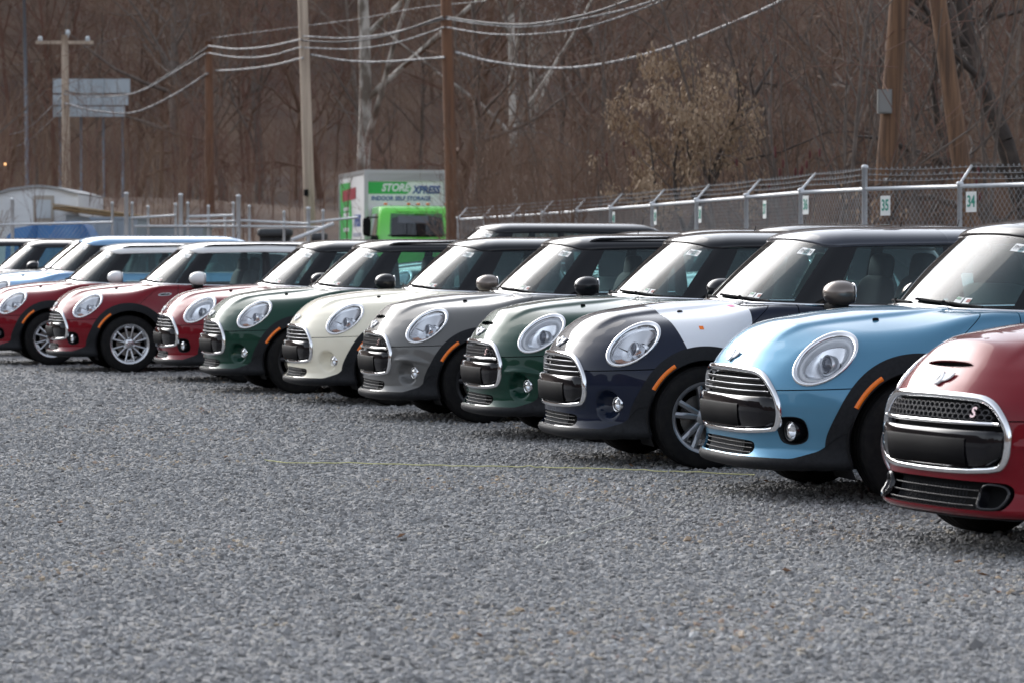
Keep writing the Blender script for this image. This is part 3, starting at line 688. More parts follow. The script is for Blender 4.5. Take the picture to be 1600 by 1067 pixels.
    for s in (-1, 1):
        p = b.top([.70],[s*.44])[0]; out.append(dict(n='washer_nozzle', me=G().sup(p+[0,0,.004], (.035,.022,.018), .7, 7).mesh('washer_nozzle', True), m='matte_black'))
        # side marker in the arch trim, curved bar
        cx, cz = b.ax[0], b.wr; th = np.linspace(R(122), R(152), 10); rr = (b.rin+.006, b.rin+.010, b.rin+.026, b.rin+.030); rows = []
        for r, o in zip(rr, (.006,.016,.016,.006)):
            P = b.side(cx+r*np.cos(th), cz+r*np.sin(th)); P = P+b.grad(P)*o; P[:,1] *= -s; rows.append(P)
        out.append(dict(n='side_marker', me=G().grid(np.array(rows)).mesh('side_marker', True), m='orange_lens'))
        # fender vent
        if kind == 'C' or wing:
            P = lambda pts, o: (lambda q: (q+b.grad(q)*o)*[1,-s,1])(b.side(*np.array(pts).T))
            ol = chaikin([(1.10,.850),(1.135,.888),(1.27,.892),(1.262,.856)], 2); g = G().grid(np.array([P(offset_poly(ol, d), h) for d, h in ((0,-.002),(.002,.006),(.007,.006),(.009,-.004))]), cv=True)
            vi = len(out); out.append(dict(n='fender_vent', me=g.mesh('fender_vent', True), m='chrome')); ic = offset_poly(ol, .008); c2 = ic.mean(0)
            out.append(dict(n='vent_insert', me=G().grid(np.array([P(ic, .002), P(c2+(ic-c2)*.5, .001), P(c2+(ic-c2)*.01, .001)]), cv=True).mesh('vent_insert', True), m='gloss_black', sub=vi))
    return out
mat('emblem_silver', (.80,.81,.83), .6, 0); mat('slat_silver', (.30,.31,.33), .3, .9); mat('badge_red', (.66,.50,.50), .2, .9); mat('plate_matte', (.006,.006,.007), .6, spec=.06)
@cached
def wheel_meshes(r, w, style):
    g = G(); h = w/2; rr = r*.665
    prof = [(rr,-h*.78),(rr+.008,-h*.95),(rr+.03,-h*1.0),(r-.04,-h*1.02),(r-.012,-h*.90),(r-.003,-h*.72)]
    for y in (-.42,-.14,.14,.42): prof += [(r, y*h*1.4-.012*h/.1), (r-.007, y*h*1.4-.004), (r-.007, y*h*1.4+.004), (r, y*h*1.4+.012*h/.1)]
    prof += [(r-.003,h*.72),(r-.012,h*.90),(r-.04,h*1.02),(rr+.03,h),(rr,h*.78)]
    tyre = auto_smooth(g.lathe(prof, 56).mesh('tyre', True), 35)
    g = G().lathe([(rr-.035,.0),(rr-.022,-h*.70),(rr-.006,-h*.92),(rr+.010,-h*.97),(rr+.014,-h*.92),(rr+.002,-h*.75),(rr-.004,h*.8),(rr-.02,h*.8),(rr-.028,.0)], 56)
    f = -h*.80; hub = .052
    def spoke(a0, r0, a1, r1, w0, w1):
        p0 = np.array([r0*math.cos(a0), r0*math.sin(a0)]); p1 = np.array([r1*math.cos(a1), r1*math.sin(a1)]); d = p1-p0; n = np.array([-d[1], d[0]])/np.linalg.norm(d); k = 5; rows = []
        for t in np.linspace(0,1,k):
            p = p0+d*t; ww = w0+(w1-w0)*t; y = f+.030*(1-t)**2*.6-.004; rows.append([(p[0]+n[0]*q*ww, y+yo, p[1]+n[1]*q*ww) for q, yo in ((-1,.035),(-.8,.003),(0,-.003),(.8,.003),(1,.035))])
        g.grid(np.array(rows))
    if style == 'loop':
        for i in range(6):
            a = R(90+60*i)
            for s in (-1,1): spoke(a+s*.22, hub, a+s*.24, rr-.008, .011, .012)
            th = np.linspace(-.21,.21,7); spoke(a-.24, rr-.022, a+.24, rr-.022, .012, .012); spoke(a-.3, hub+.012, a+.3, hub+.012, .012, .012)
    else:
        for i in range(5):
            a = R(90+72*i)
            for s in (-1,1): spoke(a+s*.17, hub*.8, a+s*.21, rr-.006, .021, .020)
    rim = auto_smooth(g.mesh('rim', True), 40)
    hubm = auto_smooth(G().lathe([(.001,f-.002),(.026,f-.001),(.030,f+.004),(.056,f+.012),(.062,f+.03)], 24).mesh('hub', True), 30)
    disc = G().lathe([(.02,h*.1),(.135,h*.1),(.135,h*.22),(.02,h*.22)], 32).box((.10,h*.05,.07),(.10,.05,.09)).mesh('brake_disc')
    nuts = G()
    for i in range(5): nuts.lathe([(.001,f+.001),(.008,f+.001),(.008,f+.02)], 8, c=(.042*math.cos(R(72*i+20)),0,.042*math.sin(R(72*i+20))))
    return tyre, rim, hubm, disc, nuts.mesh('wheel_bolts', True)
@cached
def side_parts(kind, sport):
    b = get_body(kind, sport); out = []; d = .035 if kind == 'C' else 0
    for s in (-1,1):
        for ax in b.ax:
            th = np.linspace(R(-28), R(208), 30); r = b.rin+.016
            P = np.array([[(ax+q*math.cos(t), s*y, b.wr+q*math.sin(t)) for t in th] for q, y in ((r,b.W-.05),(r,.52),(.06,.52))]); out.append(dict(n='wheel_well', me=G().grid(P).mesh('wheel_well', True), m='matte_black'))
        c = np.array([1.555, s*(.945+d), 1.052])
        g = G().sup(c, (.225,.25,.158), .96, 16, np.array(Matrix.Rotation(s*R(12), 3, 'Z')))
        V = np.array(g.V); back = V[:,0] > c[0]+.045; V[back,0] = c[0]+.045+(V[back,0]-c[0]-.045)*.2; g.V = [tuple(v) for v in V]
        mi = len(out); out.append(dict(n='door_mirror', me=g.mesh('door_mirror', True), m='mirror'))
        out.append(dict(n='mirror_glass', me=G().sup(c+[.062,0,0], (.012,.19,.125), .6, 10).mesh('mirror_glass', True), m='reflector', sub=mi))
        out.append(dict(n='mirror_foot', me=G().sup(c+[-.01,-s*.05,-.085], (.12,.20,.06), .6, 10).tube(np.array([c+[0,-s*.03,-.085], c+[-.01,-s*.16,-.088], c+[-.02,-s*.24,-.085]]), .03, 8).mesh('mirror_foot', True), m='matte_black', sub=mi))
        hx = 2.12; P = b.side([hx-.10,hx,hx+.10],[.86,.862,.86]); P[:,1] *= -s; n = np.array([0,s*1.,0])
        out.append(dict(n='door_handle', me=G().tube(P+n*np.array([[.005],[.028],[.005]]), .013, 8).mesh('door_handle', True), m='chrome'))
        t = np.array([b.L-.085, s*(b.W-.20), .80]); out.append(dict(n='tail_light', me=G().sup(t, (.12,.20,.26), .6, 12).mesh('tail_light', True), m='red_lens'))
    out.append(dict(n='underbody', me=G().box((b.L/2,0,.215),(b.L-.7,1.05,.09)).box((.50,0,.19),(.45,1.0,.04)).mesh('underbody'), m='matte_black'))
    out.append(dict(n='firewall', me=G().box((.22,0,.46),(.03,.72,.36)).box((1.0,0,.60),(.03,1.3,.6)).mesh('firewall'), m='matte_black'))
    xa = b.L-.62; out.append(dict(n='antenna', me=G().tube(np.array([(xa,0,1.38),(xa+.005,0,1.44),(xa+.03,0,1.53)]), np.array([.014,.006,.003]), 6).mesh('antenna', True), m='matte_black'))
    out.append(dict(n='number_plate', me=G().box((b.L-.035,0,.62),(.012,.32,.16)).mesh('number_plate'), m='plate_matte'))
    return out
def place_car(name, pos, yaw, kind, paint_m, roof_m, mirror_m, label, cat='car', sport=False, jcw=False, led=False, wheel='twin', rails=False, film=False, code='PM2270', lift=0., scale=1., group=None, paper=False, rim='rim_silver'):
    root = empty(name, (pos[0], pos[1], pos[2] if len(pos) > 2 else 0), yaw, label=label, cat=cat, group=group)
    root.scale = (scale,)*3
    b = get_body(kind, sport)
    def put(parts):
        objs = []
        for p in parts:
            m = {'paint': paint_m, 'roof': roof_m, 'mirror': mirror_m}.get(p['m']) or MATS[p['m']]
            par = objs[p['sub']] if p.get('sub') is not None else root
            o = link(p['n'], p['me'], m, par)
            if par is root: o.location.z = lift
            if p.get('label'): o['label'] = p['label']
            if p.get('kind'): o['kind'] = p['kind']
            objs.append(o)
        return objs
    put(shell_parts(kind, sport, jcw)); ho = put(house_parts(kind, sport)); put(lamp_parts(kind, sport, led)); put(face_parts(kind, sport, jcw, False)); put(side_parts(kind, sport))
    if rails: put(rail_parts(kind))
    if film: put(film_part(kind, sport, jcw))
    st = [o for o in ho if o.name.startswith('stock_sticker')][0]
    tm = link('sticker_lettering', sticker_text(kind, sport, code), MATS['sticker_ink'], st)
    if paper:
        H = get_house(kind, sport); q = np.array([5.0,4.62,4.62,5.0]); P = H.pt(np.array([4.75,4.35,4.35,4.75]), np.array([.12,.12,.85,.85]), -.008); link('window_sheet', G().add(P, [(0,1,2,3)]).mesh('window_sheet'), MATS['window_paper'], root).location.z = lift
    r = b.wr+lift*.35; ty, rm, hb, dc, nu = wheel_meshes(round(r,3), .205, wheel)
    for s in (-1,1):
        for ax in b.ax:
            w = link('wheel', ty, MATS['rubber'], root, (ax, s*(b.W-.125), r), 0 if s < 0 else math.pi)
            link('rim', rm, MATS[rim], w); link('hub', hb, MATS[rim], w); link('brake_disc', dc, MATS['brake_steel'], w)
    return root
# ------------------------------------------------------------------ ground and hills
def hillz(x, y):
    x = np.asarray(x, float); y = np.asarray(y, float); a = np.maximum(0, y-60-.25*np.minimum(0, x+4))
    z = .0007*np.minimum(a, 70)**2+.06*np.maximum(0, a-70)+.42*np.maximum(0, a-78)
    z = z+np.clip(a/80, 0, 1)*(2.2*np.sin(x*.043+y*.021)+1.3*np.sin(x*.11-y*.05+1)+.7*np.sin(x*.23+y*.17))
    return np.minimum(z, 75)
def gravel_mat():
    m = bpy.data.materials.new('gravel'); m.use_nodes = True; n = m.node_tree; b = n.nodes['Principled BSDF']; N = n.nodes.new; K = n.links.new
    tc = N('ShaderNodeTexCoord')
    v = N('ShaderNodeTexVoronoi'); v.inputs['Scale'].default_value = 46; K(tc.outputs['Object'], v.inputs['Vector'])
    v2 = N('ShaderNodeTexVoronoi'); v2.inputs['Scale'].default_value = 21; K(tc.outputs['Object'], v2.inputs['Vector'])
    sep = N('ShaderNodeSeparateColor'); K(v.outputs['Color'], sep.inputs[0])
    r = N('ShaderNodeValToRGB'); e = r.color_ramp.elements; e[0].position = 0; e[0].color = (.11,.11,.11,1); e[1].position = 1; e[1].color = (.42,.43,.44,1)
    for p, c in ((.25,(.175,.175,.176)),(.55,(.228,.228,.229)),(.80,(.28,.28,.28)),(.90,(.30,.275,.235)),(.94,(.20,.205,.22))): k = e.new(p); k.color = (*c, 1)
    K(sep.outputs[0], r.inputs[0])
    big = N('ShaderNodeTexNoise'); big.inputs['Scale'].default_value = .55; big.inputs['Detail'].default_value = 5; K(tc.outputs['Object'], big.inputs['Vector'])
    mr = N('ShaderNodeMapRange'); mr.inputs[1].default_value = .3; mr.inputs[2].default_value = .7; mr.inputs[3].default_value = .80; mr.inputs[4].default_value = 1.12; K(big.outputs[0], mr.inputs[0])
    mx = N('ShaderNodeMix'); mx.data_type = 'RGBA'; mx.blend_type = 'MULTIPLY'; mx.inputs[0].default_value = 1; K(r.outputs[0], mx.inputs[6]); K(mr.outputs[0], mx.inputs[7]); K(mx.outputs[2], b.inputs['Base Color'])
    ad = N('ShaderNodeMath'); ad.operation = 'ADD'; K(v.outputs['Distance'], ad.inputs[0]); K(v2.outputs['Distance'], ad.inputs[1])
    bp = N('ShaderNodeBump'); bp.invert = True; bp.inputs['Strength'].default_value = .9; bp.inputs['Distance'].default_value = .012; K(ad.outputs[0], bp.inputs['Height']); K(bp.outputs[0], b.inputs['Normal'])
    b.inputs['Roughness'].default_value = .9; MATS['gravel'] = m; return m
gravel_mat()
gx = np.concatenate([np.linspace(-600,-30,8), np.linspace(-20,20,21), np.linspace(30,600,8)]); gy = np.concatenate([np.linspace(-600,-20,8), np.linspace(0,60,31), np.linspace(80,700,6)])
X_, Y_ = np.meshgrid(gx, gy, indexing='ij'); g = G().grid(np.stack([X_, Y_, 0*X_], -1)); tag(g.obj('gravel_ground', MATS['gravel'], smooth=True), kind='structure')
hx = np.concatenate([np.linspace(-420,-90,14), np.linspace(-80,90,60), np.linspace(100,420,14)]); hy = np.concatenate([np.linspace(50,130,50), np.linspace(133,330,50)])
X_, Y_ = np.meshgrid(hx, hy, indexing='ij'); Z_ = hillz(X_, Y_); Z_ = np.where(Z_ <= .001, -.15, Z_)
leaf = mat('leaf_litter', (.066,.039,.028), .95, noise=(.22,(.155,.098,.062),10,.38,.74), bump=.5)
tag(G().grid(np.stack([X_, Y_, Z_], -1)).obj('wooded_hillside', leaf, smooth=True), kind='structure')
th = np.linspace(R(150), R(390), 60); rr = np.array([150,175,210,260,330]); zz = np.array([-.3,16,36,54,70])
P = np.array([[(r*math.cos(t), r*math.sin(t)-20, z*(.8+.2*math.sin(5*t)+.12*math.sin(17*t))) for t in th] for r, z in zip(rr, zz)])
tag(G().grid(P).obj('unseen_hills', leaf, smooth=True), kind='structure')  # unseen hills added behind the camera, raised to darken reflections in the cars
# loose stones near the camera: real geometry, instanced
def gravel_stones():
    n = 1150000; Y = 7.4+rng.random(n)*36.; wd = .19*Y+.6; X = (rng.random(n)*2-1)*wd
    keep = rng.random(n) < wd/(.19*43.4+.6)*np.clip(1-(Y-11)/32, 0, 1)**2.4; X, Y = X[keep], Y[keep]; n = len(X)
    me = bpy.data.meshes.new('gravel_stones'); me.vertices.add(n); S = .0050+.0100*rng.random(n)**3.0; S[rng.random(n) < .012] *= 1.6; S *= 1+.7*np.clip((Y-12)/28, 0, 1)
    co = np.stack([X, Y, S*.15], 1).astype(np.float32); me.vertices.foreach_set('co', co.ravel())
    a = me.attributes.new('stone_scale', 'FLOAT_VECTOR', 'POINT'); sc = np.stack([S*(.8+.5*rng.random(n)), S*(.8+.5*rng.random(n)), S*(.5+.4*rng.random(n))], 1); a.data.foreach_set('vector', sc.astype(np.float32).ravel())
    a = me.attributes.new('stone_rot', 'FLOAT_VECTOR', 'POINT'); ro = np.stack([rng.normal(0,.35,n), rng.normal(0,.35,n), rng.random(n)*6.28], 1); a.data.foreach_set('vector', ro.astype(np.float32).ravel())
    a = me.attributes.new('stone_tone', 'FLOAT', 'POINT'); lf = .5+.25*np.sin(X*1.7+np.sin(Y*.9)*1.3)+.25*np.sin(Y*2.1-X*.8+np.sin(X*2.3)); tr = np.exp(-((X+.10*Y-.4)/.16)**2)+np.exp(-((X+.10*Y+1.1)/.16)**2); a.data.foreach_set('value', np.clip(rng.random(n)*(.68+.32*lf)-.14*tr*rng.random(n), 0, 1).astype(np.float32))
    m = bpy.data.materials.new('stone'); m.use_nodes = True; nt = m.node_tree; b = nt.nodes['Principled BSDF']; b.inputs['Roughness'].default_value = .85
    at_ = nt.nodes.new('ShaderNodeAttribute'); at_.attribute_type = 'INSTANCER'; at_.attribute_name = 'stone_tone'; r = nt.nodes.new('ShaderNodeValToRGB'); e = r.color_ramp.elements
    e[0].position = 0; e[0].color = (.15,.148,.146,1); e[1].position = 1; e[1].color = (.62,.62,.61,1)
    for p, c in ((.2,(.235,.235,.235)),(.5,(.292,.292,.292)),(.76,(.355,.355,.354)),(.84,(.40,.365,.31)),(.905,(.42,.32,.22)),(.93,(.27,.19,.16)),(.95,(.42,.43,.44))): k = e.new(p); k.color = (*c, 1)
    nt.links.new(at_.outputs['Fac'], r.inputs[0]); nt.links.new(r.outputs[0], b.inputs['Base Color'])
    ng = bpy.data.node_groups.new('scatter_stones', 'GeometryNodeTree'); ng.interface.new_socket('Geometry', in_out='INPUT', socket_type='NodeSocketGeometry'); ng.interface.new_socket('Geometry', in_out='OUTPUT', socket_type='NodeSocketGeometry')
    N = ng.nodes.new; K = ng.links.new; i, o = N('NodeGroupInput'), N('NodeGroupOutput')
    ip = N('GeometryNodeInstanceOnPoints'); jg = N('GeometryNodeJoinGeometry')
    for sd in range(4):
        ic = N('GeometryNodeMeshIcoSphere'); ic.inputs['Radius'].default_value = 1; ic.inputs['Subdivisions'].default_value = 1
        ns = N('ShaderNodeTexNoise'); ns.noise_dimensions = '4D'; ns.inputs['W'].default_value = sd*7.3; ns.inputs['Scale'].default_value = .9; ns.inputs['Detail'].default_value = 1
        vm = N('ShaderNodeVectorMath'); vm.operation = 'SUBTRACT'; vm.inputs[1].default_value = (.5,.5,.5); K(ns.outputs['Color'], vm.inputs[0])
        v2 = N('ShaderNodeVectorMath'); v2.operation = 'SCALE'; v2.inputs['Scale'].default_value = 2.4; K(vm.outputs[0], v2.inputs[0])
        sp = N('GeometryNodeSetPosition'); K(ic.outputs[0], sp.inputs[0]); K(v2.outputs[0], sp.inputs['Offset']); sm = N('GeometryNodeSetMaterial'); sm.inputs['Material'].default_value = m; K(sp.outputs[0], sm.inputs[0])
        sh = N('GeometryNodeSetShadeSmooth'); sh.inputs['Shade Smooth'].default_value = False; K(sm.outputs[0], sh.inputs[0])
        gi = N('GeometryNodeGeometryToInstance'); K(sh.outputs[0], gi.inputs[0]); K(gi.outputs[0], jg.inputs[0])
    K(i.outputs[0], ip.inputs['Points']); K(jg.outputs[0], ip.inputs['Instance']); ip.inputs['Pick Instance'].default_value = True
    for nm, sock in (('stone_scale','Scale'),('stone_rot','Rotation')):
        na = N('GeometryNodeInputNamedAttribute'); na.data_type = 'FLOAT_VECTOR'; na.inputs[0].default_value = nm; K(na.outputs[0], ip.inputs[sock])
    K(ip.outputs[0], o.inputs[0])
    ob = link('gravel_stones', me, m); md = ob.modifiers.new('scatter', 'NODES'); md.node_group = ng
    return tag(ob, 'loose grey gravel stones covering the lot in the foreground', 'gravel', kind='stuff')
gravel_stones()
# pale twine lying on the gravel
def ground_px(u, v, z=.016): d = (1.239-z)*4441.3/(v-409.6); return np.array([(u-800)/4441.3*d, d, z])
mat('twine', (.62,.60,.30), .8); mat('twine_pale', (.60,.60,.54), .8)
for pts, nm, r, lb in (([(413,719),(450,723),(560,724),(640,726),(700,728),(800,729),(850,730),(930,732),(1010,735),(1100,739),(1180,742)], 'twine', .0034, 'thin yellow twine stretched across the gravel below the green and navy cars'),
                    ([(835,857),(855,850),(872,842),(900,833),(930,824),(960,811),(982,808),(990,800)], 'twine_pale', .0032, 'short pale piece of twine curling on the open gravel'),
                    ([(1060,792),(1080,785),(1110,776),(1150,768),(1180,758),(1210,752)], 'twine_pale', .0026, 'faint piece of twine on gravel below the blue wagon')):
    P = np.array([ground_px(u, v) for u, v in pts]); t = np.linspace(0, len(P)-1, len(P)*5); P = np.stack([np.interp(t, np.arange(len(P)), P[:,k]) for k in range(3)], 1); P[:,1] += rng.normal(0,.012,len(P)); P[:,2] += np.abs(rng.normal(0,.003,len(P)))
    tag(G().tube(P, r, 5).obj('twine', MATS[nm], smooth=True), lb, 'twine')
# ------------------------------------------------------------------ paints
P_BLUE = paint('paint_ice_blue', (.095,.25,.38), .45, .32); P_NAVY = paint('paint_navy', (.006,.011,.028), .0, .35); P_GREEN = paint('paint_racing_green', (.006,.040,.026), .2, .35)
P_GREY = paint('paint_moonwalk_grey', (.135,.135,.132), .2, .35); P_CREAM = paint('paint_pepper_white', (.84,.79,.64), 0, .4); P_RED = paint('paint_blazing_red', (.165,.002,.009), .1, .35)
P_SBLUE = paint('paint_sky_blue', (.20,.36,.56), .4, .35); P_PALE = paint('paint_pale_silver', (.55,.57,.56), .4, .35); P_BLACK = paint('paint_black', (.008,.008,.010), 0, .3)
R_BLACK = paint('roof_black', (.012,.013,.016), 0, .3); R_WHITE = paint('roof_white', (.78,.78,.77), 0, .4); R_GREY = paint('roof_grey', (.06,.065,.08), .5, .35)
M_SILVER = paint('mirror_bronze_grey', (.20,.17,.15), .7, .3); M_BLACK = R_BLACK; M_WHITE = R_WHITE
Y0 = R(14.99)
CARS = dict(blue=((1.105,15.048),-.45), navy=((.24,17.601),-1.5), greenS=((-.290,20.118),-1.0), gray=((-1.154,22.455),-.62), cream=((-1.959,25.064),1.3), dkgreen=((-2.943,27.283),1.4), red3=((-3.714,29.839),-.5), red2=((-5.297,32.584),1.1), red1=((-6.526,34.829),.2), redS=((1.765,12.1),8.5))
def yw(c): return Y0+R(CARS[c][1])
place_car('parked_car', CARS['redS'][0], yw('redS'), 'H', P_RED, R_BLACK, M_BLACK, 'dark red hatchback cut off by the right edge, with hood scoop and brake ducts', sport=True, jcw=True, led=True, code='PM2275')
place_car('parked_car', CARS['blue'][0], yw('blue'), 'C', P_BLUE, R_BLACK, M_SILVER, 'metallic light blue wagon between the navy and the nearest red car', led=True, rails=True, code='PM2268')
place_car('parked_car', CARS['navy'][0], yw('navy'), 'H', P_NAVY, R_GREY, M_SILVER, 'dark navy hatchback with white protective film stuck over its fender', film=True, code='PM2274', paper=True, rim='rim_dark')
place_car('parked_car', CARS['greenS'][0], yw('greenS'), 'H', P_GREEN, R_BLACK, M_BLACK, 'dark green hatchback with hood scoop, parked beside the navy car', sport=True, led=True, code='PM2272', rim='rim_shaded')
place_car('parked_car', CARS['gray'][0], yw('gray'), 'H', P_GREY, R_BLACK, M_BLACK, 'grey hatchback with hood scoop between the cream and the green car', sport=True, rails=True, code='PM2265', rim='rim_shaded')
place_car('parked_car', CARS['cream'][0], yw('cream'), 'H', P_CREAM, R_BLACK, M_SILVER, 'cream white hatchback with black roof in the middle of the row', rails=False, code='PM2233', rim='rim_shaded')
place_car('parked_car', CARS['dkgreen'][0], yw('dkgreen'), 'H', P_GREEN, R_BLACK, M_BLACK, 'dark green hatchback without hood scoop, between red wagon and cream car', rails=True, code='PM2241', rim='rim_shaded')
place_car('parked_car', CARS['red3'][0], yw('red3'), 'C', P_RED, R_BLACK, M_BLACK, 'dark red wagon with black roof next to the green hatchback', led=True, code='PM2250')
place_car('parked_car', CARS['red2'][0], yw('red2'), 'C', P_RED, R_WHITE, M_WHITE, 'dark red wagon with white roof and mirrors, whole front wheel in view', wheel='loop', rails=True, code='PM2222')
place_car('parked_car', CARS['red1'][0], yw('red1'), 'C', P_RED, R_WHITE, M_WHITE, 'dark red wagon with white roof at the left edge, nose cut off', wheel='loop', rails=True, code='PM2228')
# ------------------------------------------------------------------ parked cars behind the row
def lonlat(lon, lat): c, s = math.cos(Y0), math.sin(Y0); return (c*lon-s*lat, s*lon+c*lat)
place_car('parked_suv', (-7.3,38.1), Y0, 'C', P_SBLUE, P_SBLUE, M_BLACK, 'sky blue compact SUV behind the leftmost red wagon', lift=.12, code='PM2301')
place_car('parked_suv', (-8.05,42.1), Y0, 'C', P_PALE, P_PALE, M_BLACK, 'pale silver compact SUV behind the sky blue one at the left edge', lift=.12, code='PM2302')
place_car('parked_suv', (-9.25,45.1), Y0, 'C', P_BLACK, R_BLACK, M_BLACK, 'black compact SUV in front of the blue tarpaulin', lift=.12, code='PM2303')
place_car('parked_suv', (-10.6,47.8), Y0, 'C', P_BLACK, R_BLACK, M_BLACK, 'farthest black SUV at the left edge, only its roof showing', lift=.16, code='PM2304')
place_car('parked_suv', lonlat(8.6,27.8), Y0, 'C', P_PALE, R_BLACK, M_BLACK, 'dark roofed silver SUV in the second row, nearest to sign 36', lift=.12, scale=1.02, code='PM2311')
place_car('parked_suv', lonlat(8.6,30.4), Y0, 'C', P_BLACK, R_BLACK, M_BLACK, 'black SUV in the second row, below sign 38', lift=.12, scale=1.01, code='PM2312')
place_car('parked_suv', lonlat(8.6,33.0), Y0, 'C', P_NAVY, R_BLACK, M_BLACK, 'dark SUV in the second row, below sign 40', lift=.12, scale=1.01, code='PM2313')
place_car('parked_suv', (-2.06,38.4), Y0, 'C', P_BLACK, R_BLACK, M_BLACK, 'black SUV directly right of the green truck', lift=.14, scale=1.10, code='PM2314')
# ------------------------------------------------------------------ chain link fence
mat('galvanised', (.56,.58,.60), .5, .3, noise=(8,(.66,.68,.70),4,.3,.7)); mat('fence_wire', (.30,.31,.32), .5, .5); mat('sign_white', (.74,.76,.74), .5); mat('sign_green', (.03,.28,.20), .5)
def cyl(g, a, b, r, n=8): g.tube(np.array([a, (np.array(a)+b)/2, b]), r, n)
def fence_section(root, pts, rail, arms=True, corner=(), mesh_r=.0024, pitch=.058, low=.06):
    pts = [np.array(p, float) for p in pts]
    for i, p in enumerate(pts):
        g = G(); h = rail+(.27 if i in corner else .03); cyl(g, (p[0],p[1],-.1), (p[0],p[1],h), .034 if i in corner else .029); g.sup((p[0],p[1],h), (.09,.09,.06), .8, 6); g.obj('post', MATS['galvanised'], root, True)
    tips = []
    for i, p in enumerate(pts):
        d = pts[min(i+1,len(pts)-1)]-pts[max(i-1,0)]; d /= np.linalg.norm(d); n = np.array([d[1], -d[0]]); n = n if n[0] > 0 else -n
        if i in corner: tips.append((np.array([p[0],p[1],rail+.05]), np.array([p[0],p[1],rail+.26]))); continue
        a = np.array([p[0],p[1],rail+.03]); t = a+np.array([n[0]*.20,n[1]*.20,.22]); tips.append((a, t))
        if arms: g = G(); cyl(g, a, t, .016, 6); g.obj('barb_arm', MATS['galvanised'], root, True)
    for i in range(len(pts)-1):
        a, b = pts[i], pts[i+1]; g = G(); cyl(g, (a[0],a[1],rail), (b[0],b[1],rail), .024, 8); g.obj('top_rail', MATS['galvanised'], root, True)
        g = G()
        if arms:
            for f in (.3,.62,.95):
                A = tips[i][0]*(1-f)+tips[i][1]*f; B = tips[i+1][0]*(1-f)+tips[i+1][1]*f; t = np.linspace(0,1,9)[:,None]; P = A*(1-t)+B*t; P[:,2] -= .02*np.sin(np.pi*t[:,0]); g.tube(P, .0035, 3)
                for q in np.linspace(.05,.95,18): c = A*(1-q)+B*q; g.box(c, (.03,.006,.006)); g.box(c, (.006,.006,.034))
            o = g.obj('barbed_wire', MATS['fence_wire'], root); o['kind'] = 'stuff'
        Ln = np.linalg.norm(b-a); u = (b-a)/Ln; V = []; F = []
        hgt = rail-low; nrm = np.array([u[1],-u[0],0])*mesh_r; 
        for s in (1,-1):
            for c in np.arange(-hgt, Ln+hgt, pitch*1.25):
                x0, x1 = c, c+s*hgt*.75; z0, z1 = low, rail
                if max(x0,x1) < 0 or min(x0,x1) > Ln: continue
                def clip(x0, z0, x1, z1):
                    t0, t1 = 0., 1.; dx = x1-x0
                    for lim, sg in ((0,1),(Ln,-1)):
                        v0, v1 = (x0-lim)*sg, (x1-lim)*sg
                        if v0 < 0 and v1 < 0: return None
                        if v0 < 0: t0 = max(t0, v0/(v0-v1))
                        if v1 < 0: t1 = min(t1, v0/(v0-v1))
                    return None if t0 >= t1 else (x0+dx*t0, z0+(z1-z0)*t0, x0+dx*t1, z0+(z1-z0)*t1)
                k = clip(x0, z0, x1, z1)
                if not k: continue
                A = np.array([a[0]+u[0]*k[0], a[1]+u[1]*k[0], k[1]]); B = np.array([a[0]+u[0]*k[2], a[1]+u[1]*k[2], k[3]]); w = np.array([u[0],u[1],0])*mesh_r
                o = len(V); V += [A+w, A-w, A+nrm*1.4, B+w, B-w, B+nrm*1.4]; F += [(o,o+1,o+4,o+3),(o+1,o+2,o+5,o+4),(o+2,o,o+3,o+5)]
        if V: o = link('chain_link_mesh', mesh_np('chain_link_mesh', np.array(V), F, smooth=False), MATS['fence_wire'], root); o['kind'] = 'stuff'
post_px = [1499,1350.6,1251,1166,1088,1019,954,900,848,801.6,757,716]
post_d = [33.6,34.9,36.6,39.3,42.1,44.9,47.7,50.4,53.0,55.4,57.6,59.8]
FP = [((1660-800)/4441.3*32.3, 32.3), ((1850-800)/4441.3*30.9, 30.9)]
FR = [FP[1], FP[0]]+[((u-800)/4441.3*d, d) for u, d in zip(post_px, post_d)]
fr = empty('chain_link_fence', (0,0,0), label='galvanised chain link fence with barbed wire arms behind the cars', cat='fence')
fence_section(fr, FR, 2.13, corner=(3,))
for num, u, v, where in (('34',1519,316,'rightmost of all, below the leaning pole'),('35',1385,322,'below the thick pole with the box'),('36',1261,321,'just left of the corner post'),('37',1197,328,'fourth from the right'),('38',1096,336,'right of the tan shrub'),('39',1026,340,'second from the left'),('40',961,343,'leftmost of all')):
    # stand on the fence plane between its two posts
    best = None
    for i in range(len(FR)-1):
        a, b_ = np.array(FR[i]), np.array(FR[i+1]); k = (u-800)/4441.3; den = (b_[0]-a[0])-k*(b_[1]-a[1])
        t = (k*a[1]-a[0])/den
        if 0 <= t <= 1: best = (a+(b_-a)*t, (b_-a)/np.linalg.norm(b_-a))
    p, dr = best; n = np.array([dr[1], -dr[0]]); n = -n if n[1] > 0 else n; n = n if n@(-p) > 0 else -n
    z = at(u, v, p[1])[2]; T = frame((p[0]+n[0]*.02, p[1]+n[1]*.02, z), (n[0], n[1], 0)); w, h = .165, .24
    root = empty('number_sign', (p[0], p[1], z-h/2), label='number %s sign on the chain link fence, %s' % (num, where), cat='sign'); Ti = Matrix.Translation((-p[0],-p[1],-(z-h/2)))
    G().prism([(-w/2,-h/2),(w/2,-h/2),(w/2,h/2),(-w/2,h/2)], .006, Ti@T).obj('plate', MATS['sign_white'], root)
    me = text_mesh(num, .18, .001, 0, .004).copy(); me.transform(Ti@T@Matrix.Translation((0,0,.009))@Matrix.Diagonal((.72,1.05,1,1))); link('lettering', me, MATS['sign_green'], root)
